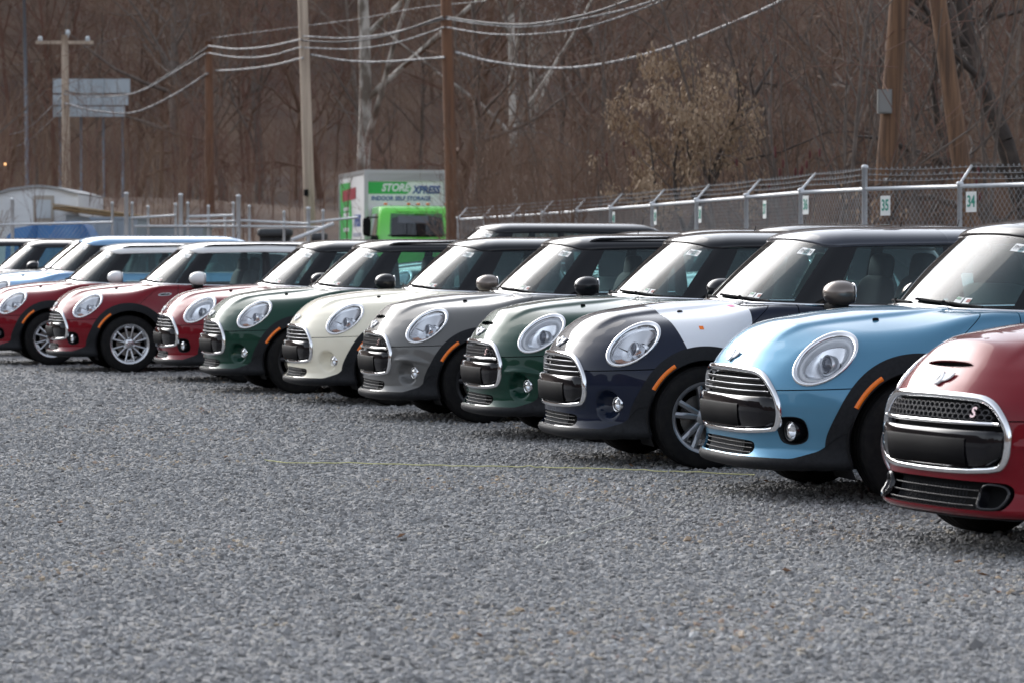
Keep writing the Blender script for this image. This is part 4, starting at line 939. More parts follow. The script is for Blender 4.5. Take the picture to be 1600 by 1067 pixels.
# fence and gates at the left
fl = empty('gate_fence', (0,0,0), label='grey pipe fence and gates in front of the white shed', cat='fence')
Dl = 62.
def lx(u): return (u-800)/4441.3*Dl
for u, top, r in ((20,312,.04),(176,318,.03),(198,303,.046),(207,318,.03),(232,324,.03),(275,320,.03),(283,305,.046),(294,318,.03),(326,323,.03),(365,318,.03),(373,307,.046),(390,323,.03),(444,332,.03),(482,326,.045),(352,340,.025),(505,330,.03)):
    g = G(); z = at(u, top, Dl)[2]; cyl(g, (lx(u),Dl,-.1), (lx(u),Dl,z), r); g.sup((lx(u),Dl,z), (r*2.3,r*2.3,.07), .8, 6); g.obj('post', MATS['galvanised'], fl, True)
for a, b_, r in (((-20,352),(176,348),.025),((205,341),(275,337),.025),((294,339),(365,337),.028),((210,354),(372,354),.025),((376,345),(482,350),.025),((290,347),(368,346),.025),((376,354),(510,356),.025),((484,348),(560,340),.025)):
    g = G(); A, B = at(*a, Dl-.05), at(*b_, Dl-.05); cyl(g, A, B, r); g.obj('rail', MATS['galvanised'], fl, True)
for u0, u1 in ((-20,176),(207,275),(294,365),(376,482),(484,560)):
    V = []; F = []; x0, x1 = lx(u0), lx(u1); 
    for s in (1,-1):
        for c in np.arange(x0-2, x1+2, .09):
            A, B = np.array([c,Dl,.05]), np.array([c+s*1.5,Dl,2.05])
            if min(A[0],B[0]) < x0 or max(A[0],B[0]) > x1: continue
            o = len(V); w = np.array([.003,0,0]); q = np.array([0,-.004,0]); V += [A+w,A-w,A+q,B+w,B-w,B+q]; F += [(o,o+1,o+4,o+3),(o+1,o+2,o+5,o+4),(o+2,o,o+3,o+5)]
    if V: o = link('chain_link_mesh', mesh_np('chain_link_mesh', np.array(V), F, smooth=False), MATS['fence_wire'], fl); o['kind'] = 'stuff'
g = G(); cyl(g, at(455,376,Dl-1.5), at(521,350,Dl-1), .04, 8); tag(g.obj('leaning_pipe', MATS['galvanised'], smooth=True), 'pale pipe leaning against the fence left of the truck', 'pipe')
mat('bin_dark', (.045,.05,.055), .6); mat('bin_brown', (.12,.07,.05), .7)
for u, v0, w, lb in ((430,357,.68,'dark grey bin with brown front behind the gate fence'),(499,364,.30,'small dark bin beside the leaning pipe')):
    c = at(u, v0, Dl+2.); root = empty('waste_bin', (c[0],c[1],0), label=lb, cat='bin'); H_ = c[2]
    G().add([(x*w*k, y*.35*k, z) for z, k in ((0,.42),(H_-.15,.5)) for x, y in ((-1,-1),(1,-1),(1,1),(-1,1))], [(0,1,5,4),(1,2,6,5),(2,3,7,6),(3,0,4,7),(0,3,2,1)]).obj('body', MATS['bin_dark'], root)
    G().sup((0,0,H_-.1), (w*1.15,.85,.2), .4, 10).obj('lid', MATS['bin_dark'], root, True)
    G().box((0,-.20-.0,H_*.55), (w*.6,.36,H_*.5)).obj('front_panel', MATS['bin_brown'], root)
# ------------------------------------------------------------------ box truck
mat('truck_green', (.15,.76,.07), .3, 0, 1.0); mat('truck_white', (.88,.88,.86), .45, 0, .2, noise=(3,(.82,.82,.80),4,.4,.8)); mat('truck_alu', (.55,.57,.58), .35, .7); mat('print_green', (.04,.45,.09), .5); mat('print_blue', (.04,.10,.32), .5); mat('print_red', (.36,.03,.05), .5); mat('print_white', (.8,.8,.8), .5); mat('print_grey', (.36,.38,.45), .5)
glass('truck_glass', (.35,.42,.45), 1.5, .02, .12, (.10,.13,.16))
TD = 73.5
tk = empty('box_truck', (at(634,300,TD)[0], TD, 0), R(12), label='white box truck with bright green cab parked behind the cars', cat='truck')
G().box((0,2.2,2.27), (2.10,4.4,2.62)).obj('cargo_box', MATS['truck_white'], tk)
g = G()
for x in (-1,1):
    for y in (0,4.4): g.box((x*1.04,y,2.27), (.09,.09,2.66))
g.box((0,0,3.56), (2.16,.10,.10)); g.box((0,4.4,3.56), (2.16,.10,.10)); g.box((-1.04,2.2,3.56), (.09,4.4,.10)); g.box((1.04,2.2,3.56), (.09,4.4,.10)); g.obj('corner_trim', MATS['truck_alu'], tk)
G().box((0,.10,3.46), (1.98,.26,.22)).box((0,-.015,3.44),(1.96,.03,.24)).obj('wind_fairing', MATS['truck_alu'], tk)
def front_poly(poly, m, nm='print', y=-.006): return G().prism(poly, .004, Matrix(((1,0,0,0),(0,0,-1,y),(0,1,0,0),(0,0,0,1)))).obj(nm, MATS[m], tk)
front_poly([(-.98,2.99),(.02,2.99),(.11,3.06),(.14,3.14),(.02,3.30),(-.98,3.30)], 'print_green')
def put_text(t, x, z, size, m, sx=1., shear=.0, bold=.0, M=None):
    me = text_mesh(t, size, .001, shear, bold).copy(); M = M or Matrix(((1,0,0,0),(0,0,-1,-.016),(0,1,0,0),(0,0,0,1))); me.transform(M@Matrix.Translation((x,z,0))@Matrix.Diagonal((sx,1,1,1))); return link('lettering', me, MATS[m], tk)
put_text('STORE', -.28, 3.145, .27, 'print_white', .88, .25, .012); put_text('XPRESS', .53, 3.09, .27, 'print_blue', .80, .25, .010); put_text('INDOOR SELF STORAGE', -.13, 2.87, .155, 'print_blue', .92, .15, .004)
# side print (car's right side, at the left in view): plane x = -1.05
MS = Matrix(((0,0,-1,-1.056),(-1,0,0,0),(0,1,0,0),(0,0,0,1)))      # text x runs towards the rear... seen from -x
def side_poly(poly, m, off=.0): return G().prism([(-y, z) for y, z in poly], .004+off, MS).obj('print', MATS[m], tk)
side_poly([(4.3,1.0),(4.3,3.35),(2.6,3.35),(2.2,2.2),(2.7,1.0)][::-1], 'print_green'); side_poly([(3.9,2.85),(3.9,3.15),(1.6,3.2),(1.6,2.9)][::-1], 'print_red', .003)
for z in (2.65,2.5,2.1,1.8,1.5): side_poly([(3.7,z-.05),(3.7,z+.05),(2.75,z+.05),(2.75,z-.05)][::-1], 'print_white', .003)
for z in (1.95,1.6,1.35): side_poly([(2.0,z-.05),(2.0,z+.05),(.7,z+.05),(.7,z-.05)][::-1], 'print_grey', .003)
put_text('XPRESS', -1.35, 2.30, .42, 'print_blue', .8, .2, .015, MS@Matrix.Translation((0,0,.007)))
# cab
prof = [(-1.72,.75),(-1.75,1.20),(-1.72,1.86),(-1.60,2.46),(-1.48,2.60),(-1.28,2.66),(-.12,2.66)]
def cabw(z): return 1.0-.10*max(0,(z-1.7)/.95)**2
rows = []
for y, z in prof:
    w = cabw(z); xs_ = np.array([-w,-w+.03,-w*.82,-w*.4,0,w*.4,w*.82,w-.03,w]); bow = np.array([.20,.09,.03,.008,0,.008,.03,.09,.20])*(1 if y < -1.2 else .0); rows.append(np.stack([xs_, y+bow, np.full(9, z)-np.array([.05,.015,0,0,0,0,0,.015,.05])*(z > 2.5)], 1))
g = G().grid(np.array(rows))
for s in (-1,1):
    sil = [(y+.20*(y < -1.2), z-.05*(z > 2.5)) for y, z in prof]+[(-.12,.75)]
    g.add([(s*cabw(z), y, z) for y, z in sil], [tuple(range(len(sil)))])
me = g.mesh('cab', True); auto_smooth(me, 35); cab = link('cab', me, MATS['truck_green'], tk)
def cab_front(u0, u1, z0, z1, off, n=9, m=5):
    U = np.linspace(u0, u1, n); Z = np.linspace(z0, z1, m); P = []
    for z in Z:
        y = np.interp(z, [p[1] for p in prof[:5]], [p[0] for p in prof[:5]]); P.append([(u*cabw(z), y+.13*abs(u)**4-off, z) for u in U])
    return np.array(P)
G().grid(cab_front(-.90,.90,1.86,2.50,.004)).obj('windscreen_seal', MATS['matte_black'], cab, True); G().grid(cab_front(-.86,.86,1.90,2.46,.012)).obj('windscreen', MATS['truck_glass'], cab, True)
G().grid(cab_front(-.50,.30,2.22,2.40,.016)).obj('sun_visor', mat('far_window', (.13,.15,.17), .5), cab, True)
for x in (-.8,-.18,.08,.34,.85): G().sup((x*.95,-1.40,2.70), (.10,.10,.06), .7, 8).obj('marker_light', MATS['orange_lens'], cab, True)
for s in (-1,1):
    g = G().sup((s*1.28,-1.62,2.12), (.20,.12,.46), .45, 10); cyl(g, (s*.98,-1.55,2.36), (s*1.28,-1.60,2.36), .02); cyl(g, (s*.98,-1.55,1.88), (s*1.28,-1.60,1.90), .02); g.obj('side_mirror', MATS['matte_black'], tk, True)
    G().sup((s*1.10,-1.70,1.76), (.22,.14,.24), .7, 10).obj('wide_mirror', MATS['matte_black'], tk, True)
    G().add([(s*(cabw(z)+.006), y, z) for y, z in ((-1.38,1.88),(-.45,1.88),(-.45,2.46),(-1.28,2.46))], [(0,1,2,3)]).obj('side_window', MATS['truck_glass'], cab)
    g = G(); P = cab_front(-.1 if s > 0 else -.75, .75 if s > 0 else .1, 1.905, 1.92, .03, 6, 2)[0]; g.tube(P, .014, 5).obj('wiper', MATS['matte_black'], cab)
    G().box((s*.72,-1.74,1.12), (.34,.06,.20)).obj('headlight', MATS['reflector'], tk)
    for y, w in ((-.95,.24),(3.1,.30)): ty, rm, hb, dc, nu = wheel_meshes(.40, .24, 'twin'); wo_ = link('wheel', ty, MATS['rubber'], tk, (s*.85, y, .40), 0 if s < 0 else math.pi); link('rim', rm, MATS['rim_silver'], wo_)
G().box((0,1.4,.80), (.85,6.0,.20)).box((0,-1.70,.62),(1.9,.18,.30)).obj('chassis', MATS['matte_black'], tk)
# ------------------------------------------------------------------ white shed, tarpaulin, grey containers
mat('shed_white', (.80,.83,.84), .6, noise=(1.2,(.70,.73,.74),5,.4,.8)); mat('shed_trim', (.42,.38,.33), .6); mat('shed_roof', (.35,.36,.37), .6); mat('door_brown', (.30,.25,.21), .6); mat('dark_glass', (.05,.06,.07), .1, 0, .5)
SD = 80.; c0 = at(66, 345, SD); zs0 = 0
sh = empty('shed', (c0[0],SD,0), label='white sided shed with low arched roof at the left edge', cat='building')
def sp_(u, v): p = at(u, v, SD); return (p[0]-c0[0], p[2])
outl = [sp_(-30,345),sp_(-30,305),sp_(0,303),sp_(16,298),sp_(50,293.5),sp_(66,293),sp_(90,296),sp_(110,302),sp_(122,305),sp_(122,345)]; outl = [(outl[0][0],0)]+outl[1:-1]+[(outl[-1][0],0)]
MF = Matrix(((1,0,0,0),(0,0,1,0),(0,1,0,0),(0,0,0,1)))
G().prism(outl, 5.0, MF).obj('wall', MATS['shed_white'], sh)
rp = outl[1:-1]; rp2 = rp+[(x, z+.06) for x, z in rp[::-1]]; G().prism(rp2, 5.3, Matrix(((1,0,0,0),(0,0,1,-.12),(0,1,0,0),(0,0,0,1)))).obj('roof', MATS['shed_roof'], sh)
for z in np.arange(.2, 2.95, .16): G().box((sp_(47,0)[0]*0+(sp_(20,0)[0]+sp_(50,0)[0])/2, -.006, z), (sp_(50,0)[0]-sp_(-28,0)[0]-.04, .02, .13)).obj('siding_board', MATS['shed_white'], sh); G().box(((sp_(84,0)[0]+sp_(121,0)[0])/2, -.006, z), (sp_(121,0)[0]-sp_(84,0)[0]-.02, .02, .13)).obj('siding_board', MATS['shed_white'], sh)
a, b_ = sp_(51,0)[0], sp_(83,0)[0]; G().box(((a+b_)/2,-.02,1.55), (b_-a,.05,3.1)).obj('door_frame', MATS['shed_trim'], sh)
G().box(((a+b_)/2,-.055,2.72), ((b_-a)*.72,.02,.52)).obj('transom_window', mat('pale_pane', (.55,.60,.63), .2), sh)
for s in (-1,1): G().box(((a+b_)/2+s*(b_-a)*.19,-.055,1.12), ((b_-a)*.34,.02,2.1)).obj('door', MATS['dark_glass'] if False else MATS['door_brown'], sh)
mat('tarp_blue', (.03,.13,.34), .45, noise=(2.5,(.05,.19,.42),5,.35,.75), bump=.4)
TDp = 70.; tp = [(8,371,0),(20,357,0),(52,352,0),(58,349,0),(78,353,0),(84,347,0),(125,346,0),(133,356,0),(143,374,0)]
Pf = [at(u, v, TDp) for u, v, _ in tp]; rows = [[(p[0], TDp, 0) for p in Pf], [(p[0], TDp, p[2]*.6) for p in Pf], [(p[0], TDp+.15, p[2]) for p in Pf], [(p[0]+.1, TDp+1.3, p[2]*.96) for p in Pf], [(p[0]+.1, TDp+1.6, 0) for p in Pf]]
g = G().grid(np.array(rows)); bz = np.array(g.V); bz[:,1] += rng.normal(0,.05,len(bz)); g.V = [tuple(v) for v in bz]; tag(g.obj('tarpaulin', MATS['tarp_blue'], smooth=False), 'blue tarpaulin thrown over a heap in front of the shed', 'tarpaulin')
mat('container_grey', (.26,.30,.33), .55, noise=(1.,(.34,.37,.40),4,.4,.8)); mat('lumber', (.38,.27,.15), .7)
def ribbed(name, u0, u1, vt, d, depth, m, lb, cat):
    A, B = at(u0, vt, d), at(u1, vt, d); w = B[0]-A[0]; root = empty(name, ((A[0]+B[0])/2,d,0), label=lb, cat=cat); G().box((0,depth/2,A[2]/2), (w,depth,A[2])).obj('body', MATS[m], root)
    n = max(3, int(w/.35))
    for x in np.linspace(-w/2+.08, w/2-.08, n): G().box((x,-.02,A[2]/2), (.12,.05,A[2]*.94)).obj('rib', MATS[m], root)
    G().box((0,depth/2,A[2]+.03), (w+.06,depth+.06,.06)).obj('lid', MATS[m], root)
ribbed('storage_container', 142, 215, 343, 72., 2., 'container_grey', 'blue grey storage container behind the gate fence, left one', 'container')
ribbed('storage_container', 222, 318, 356, 74., 2., 'container_grey', 'low grey storage container behind the middle of the gate fence', 'container')
A, B = at(103,327,78.), at(205,341,78.); root = empty('lean_to', ((A[0]+B[0])/2,78.,0), label='pale lean-to with sloping timber roof against the shed', cat='building')
m_ = np.array([(A[0]+B[0])/2,78,0]); a1, b1 = A-m_, B-m_
G().prism([(a1[0],0),(b1[0],0),(b1[0],b1[2]-.15),(a1[0],a1[2]-.15)], 2.0, MF).obj('wall', MATS['container_grey'], root)
for k in range(5): y = -.3+k*.55; g = G(); g.tube(np.array([(a1[0]-.3,y,a1[2]+.03),(0,y,(a1[2]+b1[2])/2),(b1[0]+.3,y,b1[2]-.04)]), .06, 4); g.obj('rafter', MATS['lumber'], root)
G().add([(a1[0]-.3,-.4,a1[2]+.10),(b1[0]+.3,-.4,b1[2]+.03),(b1[0]+.3,2.2,b1[2]+.03),(a1[0]-.3,2.2,a1[2]+.10)]+[(a1[0]-.3,-.4,a1[2]+.14),(b1[0]+.3,-.4,b1[2]+.07),(b1[0]+.3,2.2,b1[2]+.07),(a1[0]-.3,2.2,a1[2]+.14)], [(3,2,1,0),(4,5,6,7),(0,1,5,4),(1,2,6,5),(2,3,7,6),(3,0,4,7)]).obj('roof', MATS['lumber'], root)
# ------------------------------------------------------------------ billboard seen from behind, lamp mast
mat('board_blue', (.36,.42,.46), .6, noise=(.8,(.46,.52,.56),4,.35,.75)); mat('steel_grey', (.20,.22,.25), .5, .4)
BD = 108.; bb = empty('billboard', (at(145,183,BD)[0],BD,0), label='pale blue billboard on the wooded hillside at upper left', cat='billboard'); bx = at(145,183,BD)[0]
for v0, v1, u1 in ((124,146,204),(149,165,201),(167,183,196)):
    for k in range(6):
        ua = 83+(u1-83)*k/6; ub = 83+(u1-83)*(k+1)/6-.8; A, B = at(ua,v0,BD), at(ub,v1,BD); G().box(((A[0]+B[0])/2-bx, rng.normal(0,.02), (A[2]+B[2])/2), (B[0]-A[0],.10,A[2]-B[2])).obj('panel', MATS['board_blue'], bb)
for u in (92,125,160,190): A = at(u,122,BD); g = G(); cyl(g, (A[0]-bx,.2,hillz(A[0],BD)-1), (A[0]-bx,.2,A[2]), .05); g.obj('post', MATS['pole_brown'] if 'pole_brown' in MATS else MATS['steel_grey'], bb, True)
def pole_pts(a, b_, d, top=None):
    A, B = at(*a, d), at(*b_, d); dr = (A-B)/(A[2]-B[2]); z0 = float(hillz(B[0], d))-.3; lo = B+dr*(z0-B[2]); hi = A if top is None else B+dr*(top-B[2]); return lo, hi
mat('pole_pale', (.50,.41,.32), .85, noise=(1.2,(.34,.27,.21),8,.35,.7,(9,9,.5)), bump=.3); mat('pole_brown', (.20,.098,.052), .85, noise=(1.5,(.11,.058,.036),8,.35,.7,(9,9,.5)), bump=.3); mat('pole_rust', (.235,.130,.072), .9, noise=(1.6,(.085,.050,.033),10,.30,.66,(12,12,.35)), bump=.8)
def util_pole(a, b_, d, r, m, lb, top=None, arms=None):
    lo, hi = pole_pts(a, b_, d, top); o_ = (lo[0], lo[1], float(hillz(lo[0], d))); root = empty('utility_pole', o_, label=lb, cat='utility pole'); t = np.linspace(0,1,14)[:,None]; P = lo*(1-t)+hi*t-np.array(o_)
    G().tube(P, r*(1.12-.3*t[:,0]), 12).obj('shaft', MATS[m], root, True); return root, np.array(o_), lo, hi
PD = dict(p1=104.,p2=96.,p3=78.,p4=70.,p5=44.,p6=43.)
p1, o1, lo, hi = util_pole((101,55),(104,295), PD['p1'], .15, 'pole_pale', 'pale wooden pole with crossarm above the white shed'); zt = at(101,67,PD['p1'])
G().box(np.array([zt[0],zt[1],zt[2]])-o1, (2.1,.12,.12)).obj('crossarm', MATS['pole_pale'], p1)
for u, v in ((63,62),(137,62),(106,52)): q = at(u,v,PD['p1'])-o1; G().lathe([(.001,.12),(.06,.10),(.09,.04),(.07,0),(.10,-.05),(.04,-.08),(.04,-.16)], 10, 'z', q).obj('insulator', MATS['pale_pane'], p1, True)
util_pole((326,66),(328,330), PD['p2'], .15, 'pole_brown', 'short dark brown pole left of centre')
p3, o3, lo, hi = util_pole((471,-60),(484,345), PD['p3'], .145, 'pole_pale', 'tall pale weathered pole left of the truck', top=13.)
q = at(479,302,PD['p3'])-o3; G().box(q+[.0,-.18,0], (.12,.10,.18)).obj('bracket', MATS['matte_black'], p3)
util_pole((697,0),(706,330), PD['p4'], .145, 'pole_brown', 'rust brown pole standing just behind the truck', top=12.)
p5, o5, lo, hi = util_pole((1405,0),(1383,290), PD['p5'], .155, 'pole_rust', 'thick brown pole with a grey box behind sign 35', top=11.)
q = at(1380,160,PD['p5'])-o5; bxr = G().box(q+[0,-.16,0], (.215,.12,.37)).obj('meter_box', mat('box_grey', (.20,.20,.19), .6), p5); G().box(q+[0,-.225,0], (.18,.015,.33)).obj('box_cover', mat('box_grey2', (.24,.24,.23), .6), bxr)
q = at(1376,281,PD['p5'])-o5; G().box(q+[.06,-.17,0], (.09,.03,.03)).obj('tag_plate', MATS['sign_white'], p5)
util_pole((1465,0),(1505,280), PD['p6'], .135, 'pole_rust', 'leaning brown pole behind sign 34', top=11.)
lo, hi = pole_pts((37,-40),(42,230), 122.); g = G().tube(np.array([lo,(lo+hi)/2,hi])-[lo[0],lo[1],0], np.array([.10,.08,.06]), 10); tag(link('lamp_mast', g.mesh('lamp_mast', True), MATS['steel_grey'], None, (lo[0],lo[1],0)), 'thin grey steel mast at the left edge of the hillside', 'mast')
# overhead cables
mat('cable_light', (.34,.34,.35), .6, noise=(5.,(.13,.13,.135),2,.47,.53,(1,1,1))); mat('cable_dark', (.05,.05,.055), .6)
D1, D2, D3, D4, D5 = PD['p1']-.3, PD['p2']-.3, PD['p3']-.3, PD['p4']-.3, 50.
def cable(pts, ds, r, m, lb, n=60):
    pts = np.array(pts, float); k = len(pts); tt = np.linspace(0,k-1,n); u = cr1(pts[:,0], tt); v = cr1(pts[:,1], tt); d = np.interp(u, pts[[0,-1],0], ds); P = np.array([at(a, b_, c) for a, b_, c in zip(u, v, d)])
    tag(G().tube(P, r*.8, 6).obj('overhead_cable', MATS[m], smooth=True), lb, 'cable')
def cr1(y, t):
    y = np.concatenate([[2*y[0]-y[1]], y, [2*y[-1]-y[-2]]]); i = np.clip(t.astype(int), 0, len(y)-4); f = t-i; a, b, c, d = y[i], y[i+1], y[i+2], y[i+3]
    return .5*(2*b+(c-a)*f+(2*a-5*b+4*c-d)*f*f+(3*b-a-3*c+d)*f**3)
cable([(-20,213),(40,203),(101,147)], (150,D1), .035, 'cable_light', 'upper cable running left from the crossarm pole')
cable([(-20,235),(40,223),(101,168)], (150,D1), .035, 'cable_light', 'lower cable running left from the crossarm pole')
cable([(101,143),(150,149),(210,146),(270,112),(325,74)], (D1,D2), .035, 'cable_dark', 'upper dark cable from crossarm pole to short brown pole')
cable([(101,148),(160,152),(220,143),(275,112),(322,84)], (D1,D2), .035, 'cable_light', 'middle pale cable from crossarm pole to short brown pole')
cable([(101,162),(150,174),(210,176),(270,150),(325,115)], (D1,D2), .045, 'cable_light', 'lowest pale cable from crossarm pole to short brown pole')
cable([(325,72),(370,77),(420,73),(471,62)], (D2,D3), .035, 'cable_light', 'upper pale cable from short brown pole to tall pale pole')
cable([(325,83),(370,90),(420,88),(471,74)], (D2,D3), .030, 'cable_light', 'middle pale cable from short brown pole to tall pale pole')
cable([(338,111),(380,109),(430,102),(473,91)], (D2,D3), .042, 'cable_light', 'lowest pale cable from short brown pole to tall pale pole')
cable([(473,64),(530,66),(600,57),(692,27)], (D3,D4), .030, 'cable_dark', 'dark upper cable between the pale pole and rust brown pole')
cable([(473,57),(540,60),(610,52),(694,30)], (D3,D4), .028, 'cable_light', 'pale upper cable between the pale pole and rust brown pole')
cable([(475,75),(550,77),(620,67),(694,43)], (D3,D4), .026, 'cable_light', 'middle cable between the pale pole and rust brown pole')
cable([(486,86),(540,95),(600,97),(694,90)], (D3,D4), .036, 'cable_light', 'lowest pale cable between the pale pole and rust brown pole')
cable([(697,27),(760,36),(830,38),(920,22),(1000,-6),(1130,-60)], (D4,D5), .032, 'cable_dark', 'dark top cable rising to the right of the rust brown pole')
cable([(697,30),(760,39),(830,42),(920,28),(1020,2),(1140,-50)], (D4,D5), .028, 'cable_light', 'pale top cable rising to the right of the rust brown pole')
cable([(697,43),(760,53),(830,54),(920,42),(1035,2),(1150,-50)], (D4,D5), .024, 'cable_light', 'thin middle cable rising to the right of the rust brown pole')
cable([(712,82),(770,97),(865,107),(950,99),(1050,73),(1150,34),(1225,0),(1320,-50)], (D4,D5), .040, 'cable_light', 'thick pale lowest cable sweeping up to the right')
cable([(-20,110),(60,95),(150,70),(240,45),(330,20)], (140,120), .012, 'cable_light', 'thin upper wire across the hillside at left')
cable([(330,60),(470,42),(560,30),(660,12),(760,2)], (D2,D4), .012, 'cable_light', 'thin wire above the poles in the middle')
g = G().sup(at(1458,147,70.), (.10,.10,.10), 1, 8); tag(g.obj('house_lamp', mat('lamp_glow', (1,.9,.7), .5, emit=((1,.86,.6), 6)), smooth=True), 'small bright lamp shining through the trees right of the poles', 'lamp')
g = G().sup(at(8,257,125.), (.11,.11,.11), 1, 8); tag(g.obj('house_lamp', mat('lamp_amber', (1,.6,.3), .5, emit=((1,.5,.2), 3)), smooth=True), 'small warm lamp at the left edge above the shed', 'lamp')
# ------------------------------------------------------------------ bare winter trees
def grow(seed, h, r0, levels=4, first=.28, n1=13, spread=.95, lean=(0,0), kids=(5,4,3), droop=0., up=.25, wig=.05, rmin=.008):
    q = np.random.default_rng(seed); segs = []
    def branch(p, d, ln, r, lv):
        n = (9,4,3,2,2)[lv]; st = ln/n; pts = [p]
        dirs = []
        for i in range(n):
            d = d+q.normal(0, wig*(1+1.2*lv), 3)+np.array([0,0,up*.12*lv-droop*.1]); d = d/np.linalg.norm(d); pts.append(pts[-1]+d*st); dirs.append(d)
        rs = np.maximum(r*(1-.80*np.linspace(0,1,n+1)**1.1), rmin)
        for i in range(n): segs.append((*pts[i], *pts[i+1], rs[i], rs[i+1], lv))
        if lv+1 >= levels: return
        k = n1 if lv == 0 else kids[lv-1]
        for j in range(k):
            t = first+(1-first)*(j+q.random())/k if lv == 0 else .15+.85*(j+q.random())/k
            i = min(int(t*n), n-1); f = t*n-i; pp = pts[i]*(1-f)+pts[i+1]*f; dd = dirs[i]
            a = q.random()*6.283; s = np.cross(dd, [math.cos(a), math.sin(a), .3]); s /= np.linalg.norm(s)+1e-9
            an = spread*(.55+.5*q.random()); nd = dd*math.cos(an)+s*math.sin(an)
            l2 = ln*((.52-.34*t) if lv == 0 else (.62-.28*t))*(.7+.6*q.random()); branch(pp, nd, l2, max(rs[i]*(.52 if lv == 0 else .58), rmin), lv+1)
    branch(np.zeros(3), np.array([lean[0],lean[1],1.])/np.linalg.norm([lean[0],lean[1],1.]), h, r0, 0)
    return np.array(segs)
def seg_mesh(S, n):                        # tapered prisms, one per twig piece
    a, b, r0, r1 = S[:,:3], S[:,3:6], S[:,6], S[:,7]; d = b-a; d = d/(np.linalg.norm(d, axis=1, keepdims=True)+1e-9)
    up = np.where(np.abs(d[:,2:]) < .9, [[0,0,1.]], [[1.,0,0]]); u = np.cross(d, up); u /= np.linalg.norm(u, axis=1, keepdims=True)+1e-9; w = np.cross(d, u)
    th = np.arange(n)*2*np.pi/n; ring = np.cos(th)[None,:,None]*u[:,None]+np.sin(th)[None,:,None]*w[:,None]
    V = np.concatenate([a[:,None]+ring*r0[:,None,None], b[:,None]+ring*r1[:,None,None]], 1); m = len(S); base = (np.arange(m)*2*n)[:,None]; k = np.arange(n)
    F = np.stack([base+k, base+(k+1)%n, base+n+(k+1)%n, base+n+k], -1).reshape(-1,4)
    return V.reshape(-1,3), F
mat('bark_grey', (.16,.128,.108), .9, noise=(6,(.085,.068,.057),5,.35,.7)); mat('twig_brown', (.160,.098,.066), .9); mat('twig_red', (.152,.078,.056), .9); mat('bark_dark', (.045,.036,.031), .9, noise=(6,(.075,.06,.05),5,.35,.7)); mat('twig_dark', (.105,.078,.065), .9)
mat('twig_pale2', (.215,.142,.095), .9); mat('twig_mid', (.112,.070,.050), .9); mat('bark_pale', (.22,.185,.155), .9, noise=(3,(.15,.12,.10),5,.38,.66)); mat('bark_sycamore', (.50,.47,.42), .85, noise=(2.2,(.14,.115,.09),6,.42,.60,(1,1,.5))); mat('twig_pale', (.34,.31,.28), .9)
TREES = {}
def tree_mesh(key, **k):
    if key in TREES: return TREES[key]
    S = grow(**k); big = S[:,8] < 1.5; Vt, Ft = seg_mesh(S[S[:,8] < .5], 8); Vb, Fb = seg_mesh(S[(S[:,8] > .5) & (S[:,8] < 1.5)], 5); Vc, Fc = seg_mesh(S[~big], 3)
    Ft = np.concatenate([Ft, Fb+len(Vt)]); Vt = np.concatenate([Vt, Vb])
    TREES[key] = (mesh_np('trunk', Vt, Ft), mesh_np('crown', Vc, Fc, smooth=False), S); return TREES[key]
def put_tree(key, p, s, rz, bark, twig, label, group=None, name='bare_tree', tilt=(0,0)):
    t, c, _ = TREES[key]; root = empty(name, p, rz, label=label, cat='tree', group=group); root.scale = (s,)*3; root.rotation_euler = (tilt[0],tilt[1],rz)
    link('trunk', t, MATS[bark], root); link('crown', c, MATS[twig], root); return root
for i in range(5): tree_mesh('f%d' % i, seed=20+i, h=11, r0=.105, n1=16, kids=(5,4,3), rmin=.010, spread=.85+.1*(i % 3), first=.22)
tree_mesh('syc0', seed=51, h=19, r0=.25, n1=11, kids=(4,4,3), rmin=.016, spread=1.0, first=.12, wig=.03)
tree_mesh('syc1', seed=57, h=17, r0=.155, n1=12, kids=(4,4,3), rmin=.014, spread=.9, first=.15, wig=.03)
tree_mesh('dark0', seed=63, h=12, r0=.24, n1=12, kids=(5,4,3), rmin=.010, spread=1.1, first=.12, wig=.09)
tree_mesh('dark1', seed=68, h=12, r0=.20, n1=12, kids=(5,4,3), rmin=.010, spread=1.0, first=.15, wig=.10)
tree_mesh('thin0', seed=71, h=7.5, r0=.045, n1=12, kids=(4,3), levels=3, rmin=.006, spread=.7, first=.1, wig=.06)
tree_mesh('thin1', seed=74, h=7.5, r0=.040, n1=14, kids=(4,3), levels=3, rmin=.006, spread=.8, first=.08, wig=.08)
tree_mesh('thin2', seed=79, h=6.5, r0=.035, n1=14, kids=(4,3), levels=3, rmin=.006, spread=.6, first=.08, wig=.10)
LAND = [(-200,'the left edge'),(38,'the steel mast'),(101,'the crossarm pole'),(205,'the billboard'),(327,'the short brown pole'),(478,'the tall pale pole'),(569,'the sycamore'),(634,'the truck'),(702,'the rust brown pole'),(808,'the slim mottled trunk'),(961,'the leftmost number sign'),(1096,'the tan shrub sign'),(1197,'the middle number sign'),(1261,'the corner post sign'),(1390,'the thick pole'),(1490,'the leaning pole'),(1590,'the dark edge tree')]
SEEN = {}
ORD = ['nearest','second','third','fourth','fifth','sixth','seventh','eighth','ninth','tenth']
def where(what, u):                        # says which one: order to the right of a landmark
    i = max(k for k, l in enumerate(LAND) if l[0] <= u); n = SEEN.get((what, i), 0); SEEN[(what, i)] = n+1
    return '%s, %s to the right of %s' % (what, ORD[n], LAND[i][1])
def base(u, d): x = (u-800)/4441.3*d; return (x, d, float(hillz(x, d))-.1)
put_tree('syc0', base(569,96), 1.0, .6, 'bark_sycamore', 'twig_brown', 'tall pale sycamore trunk rising behind the left end of the truck')
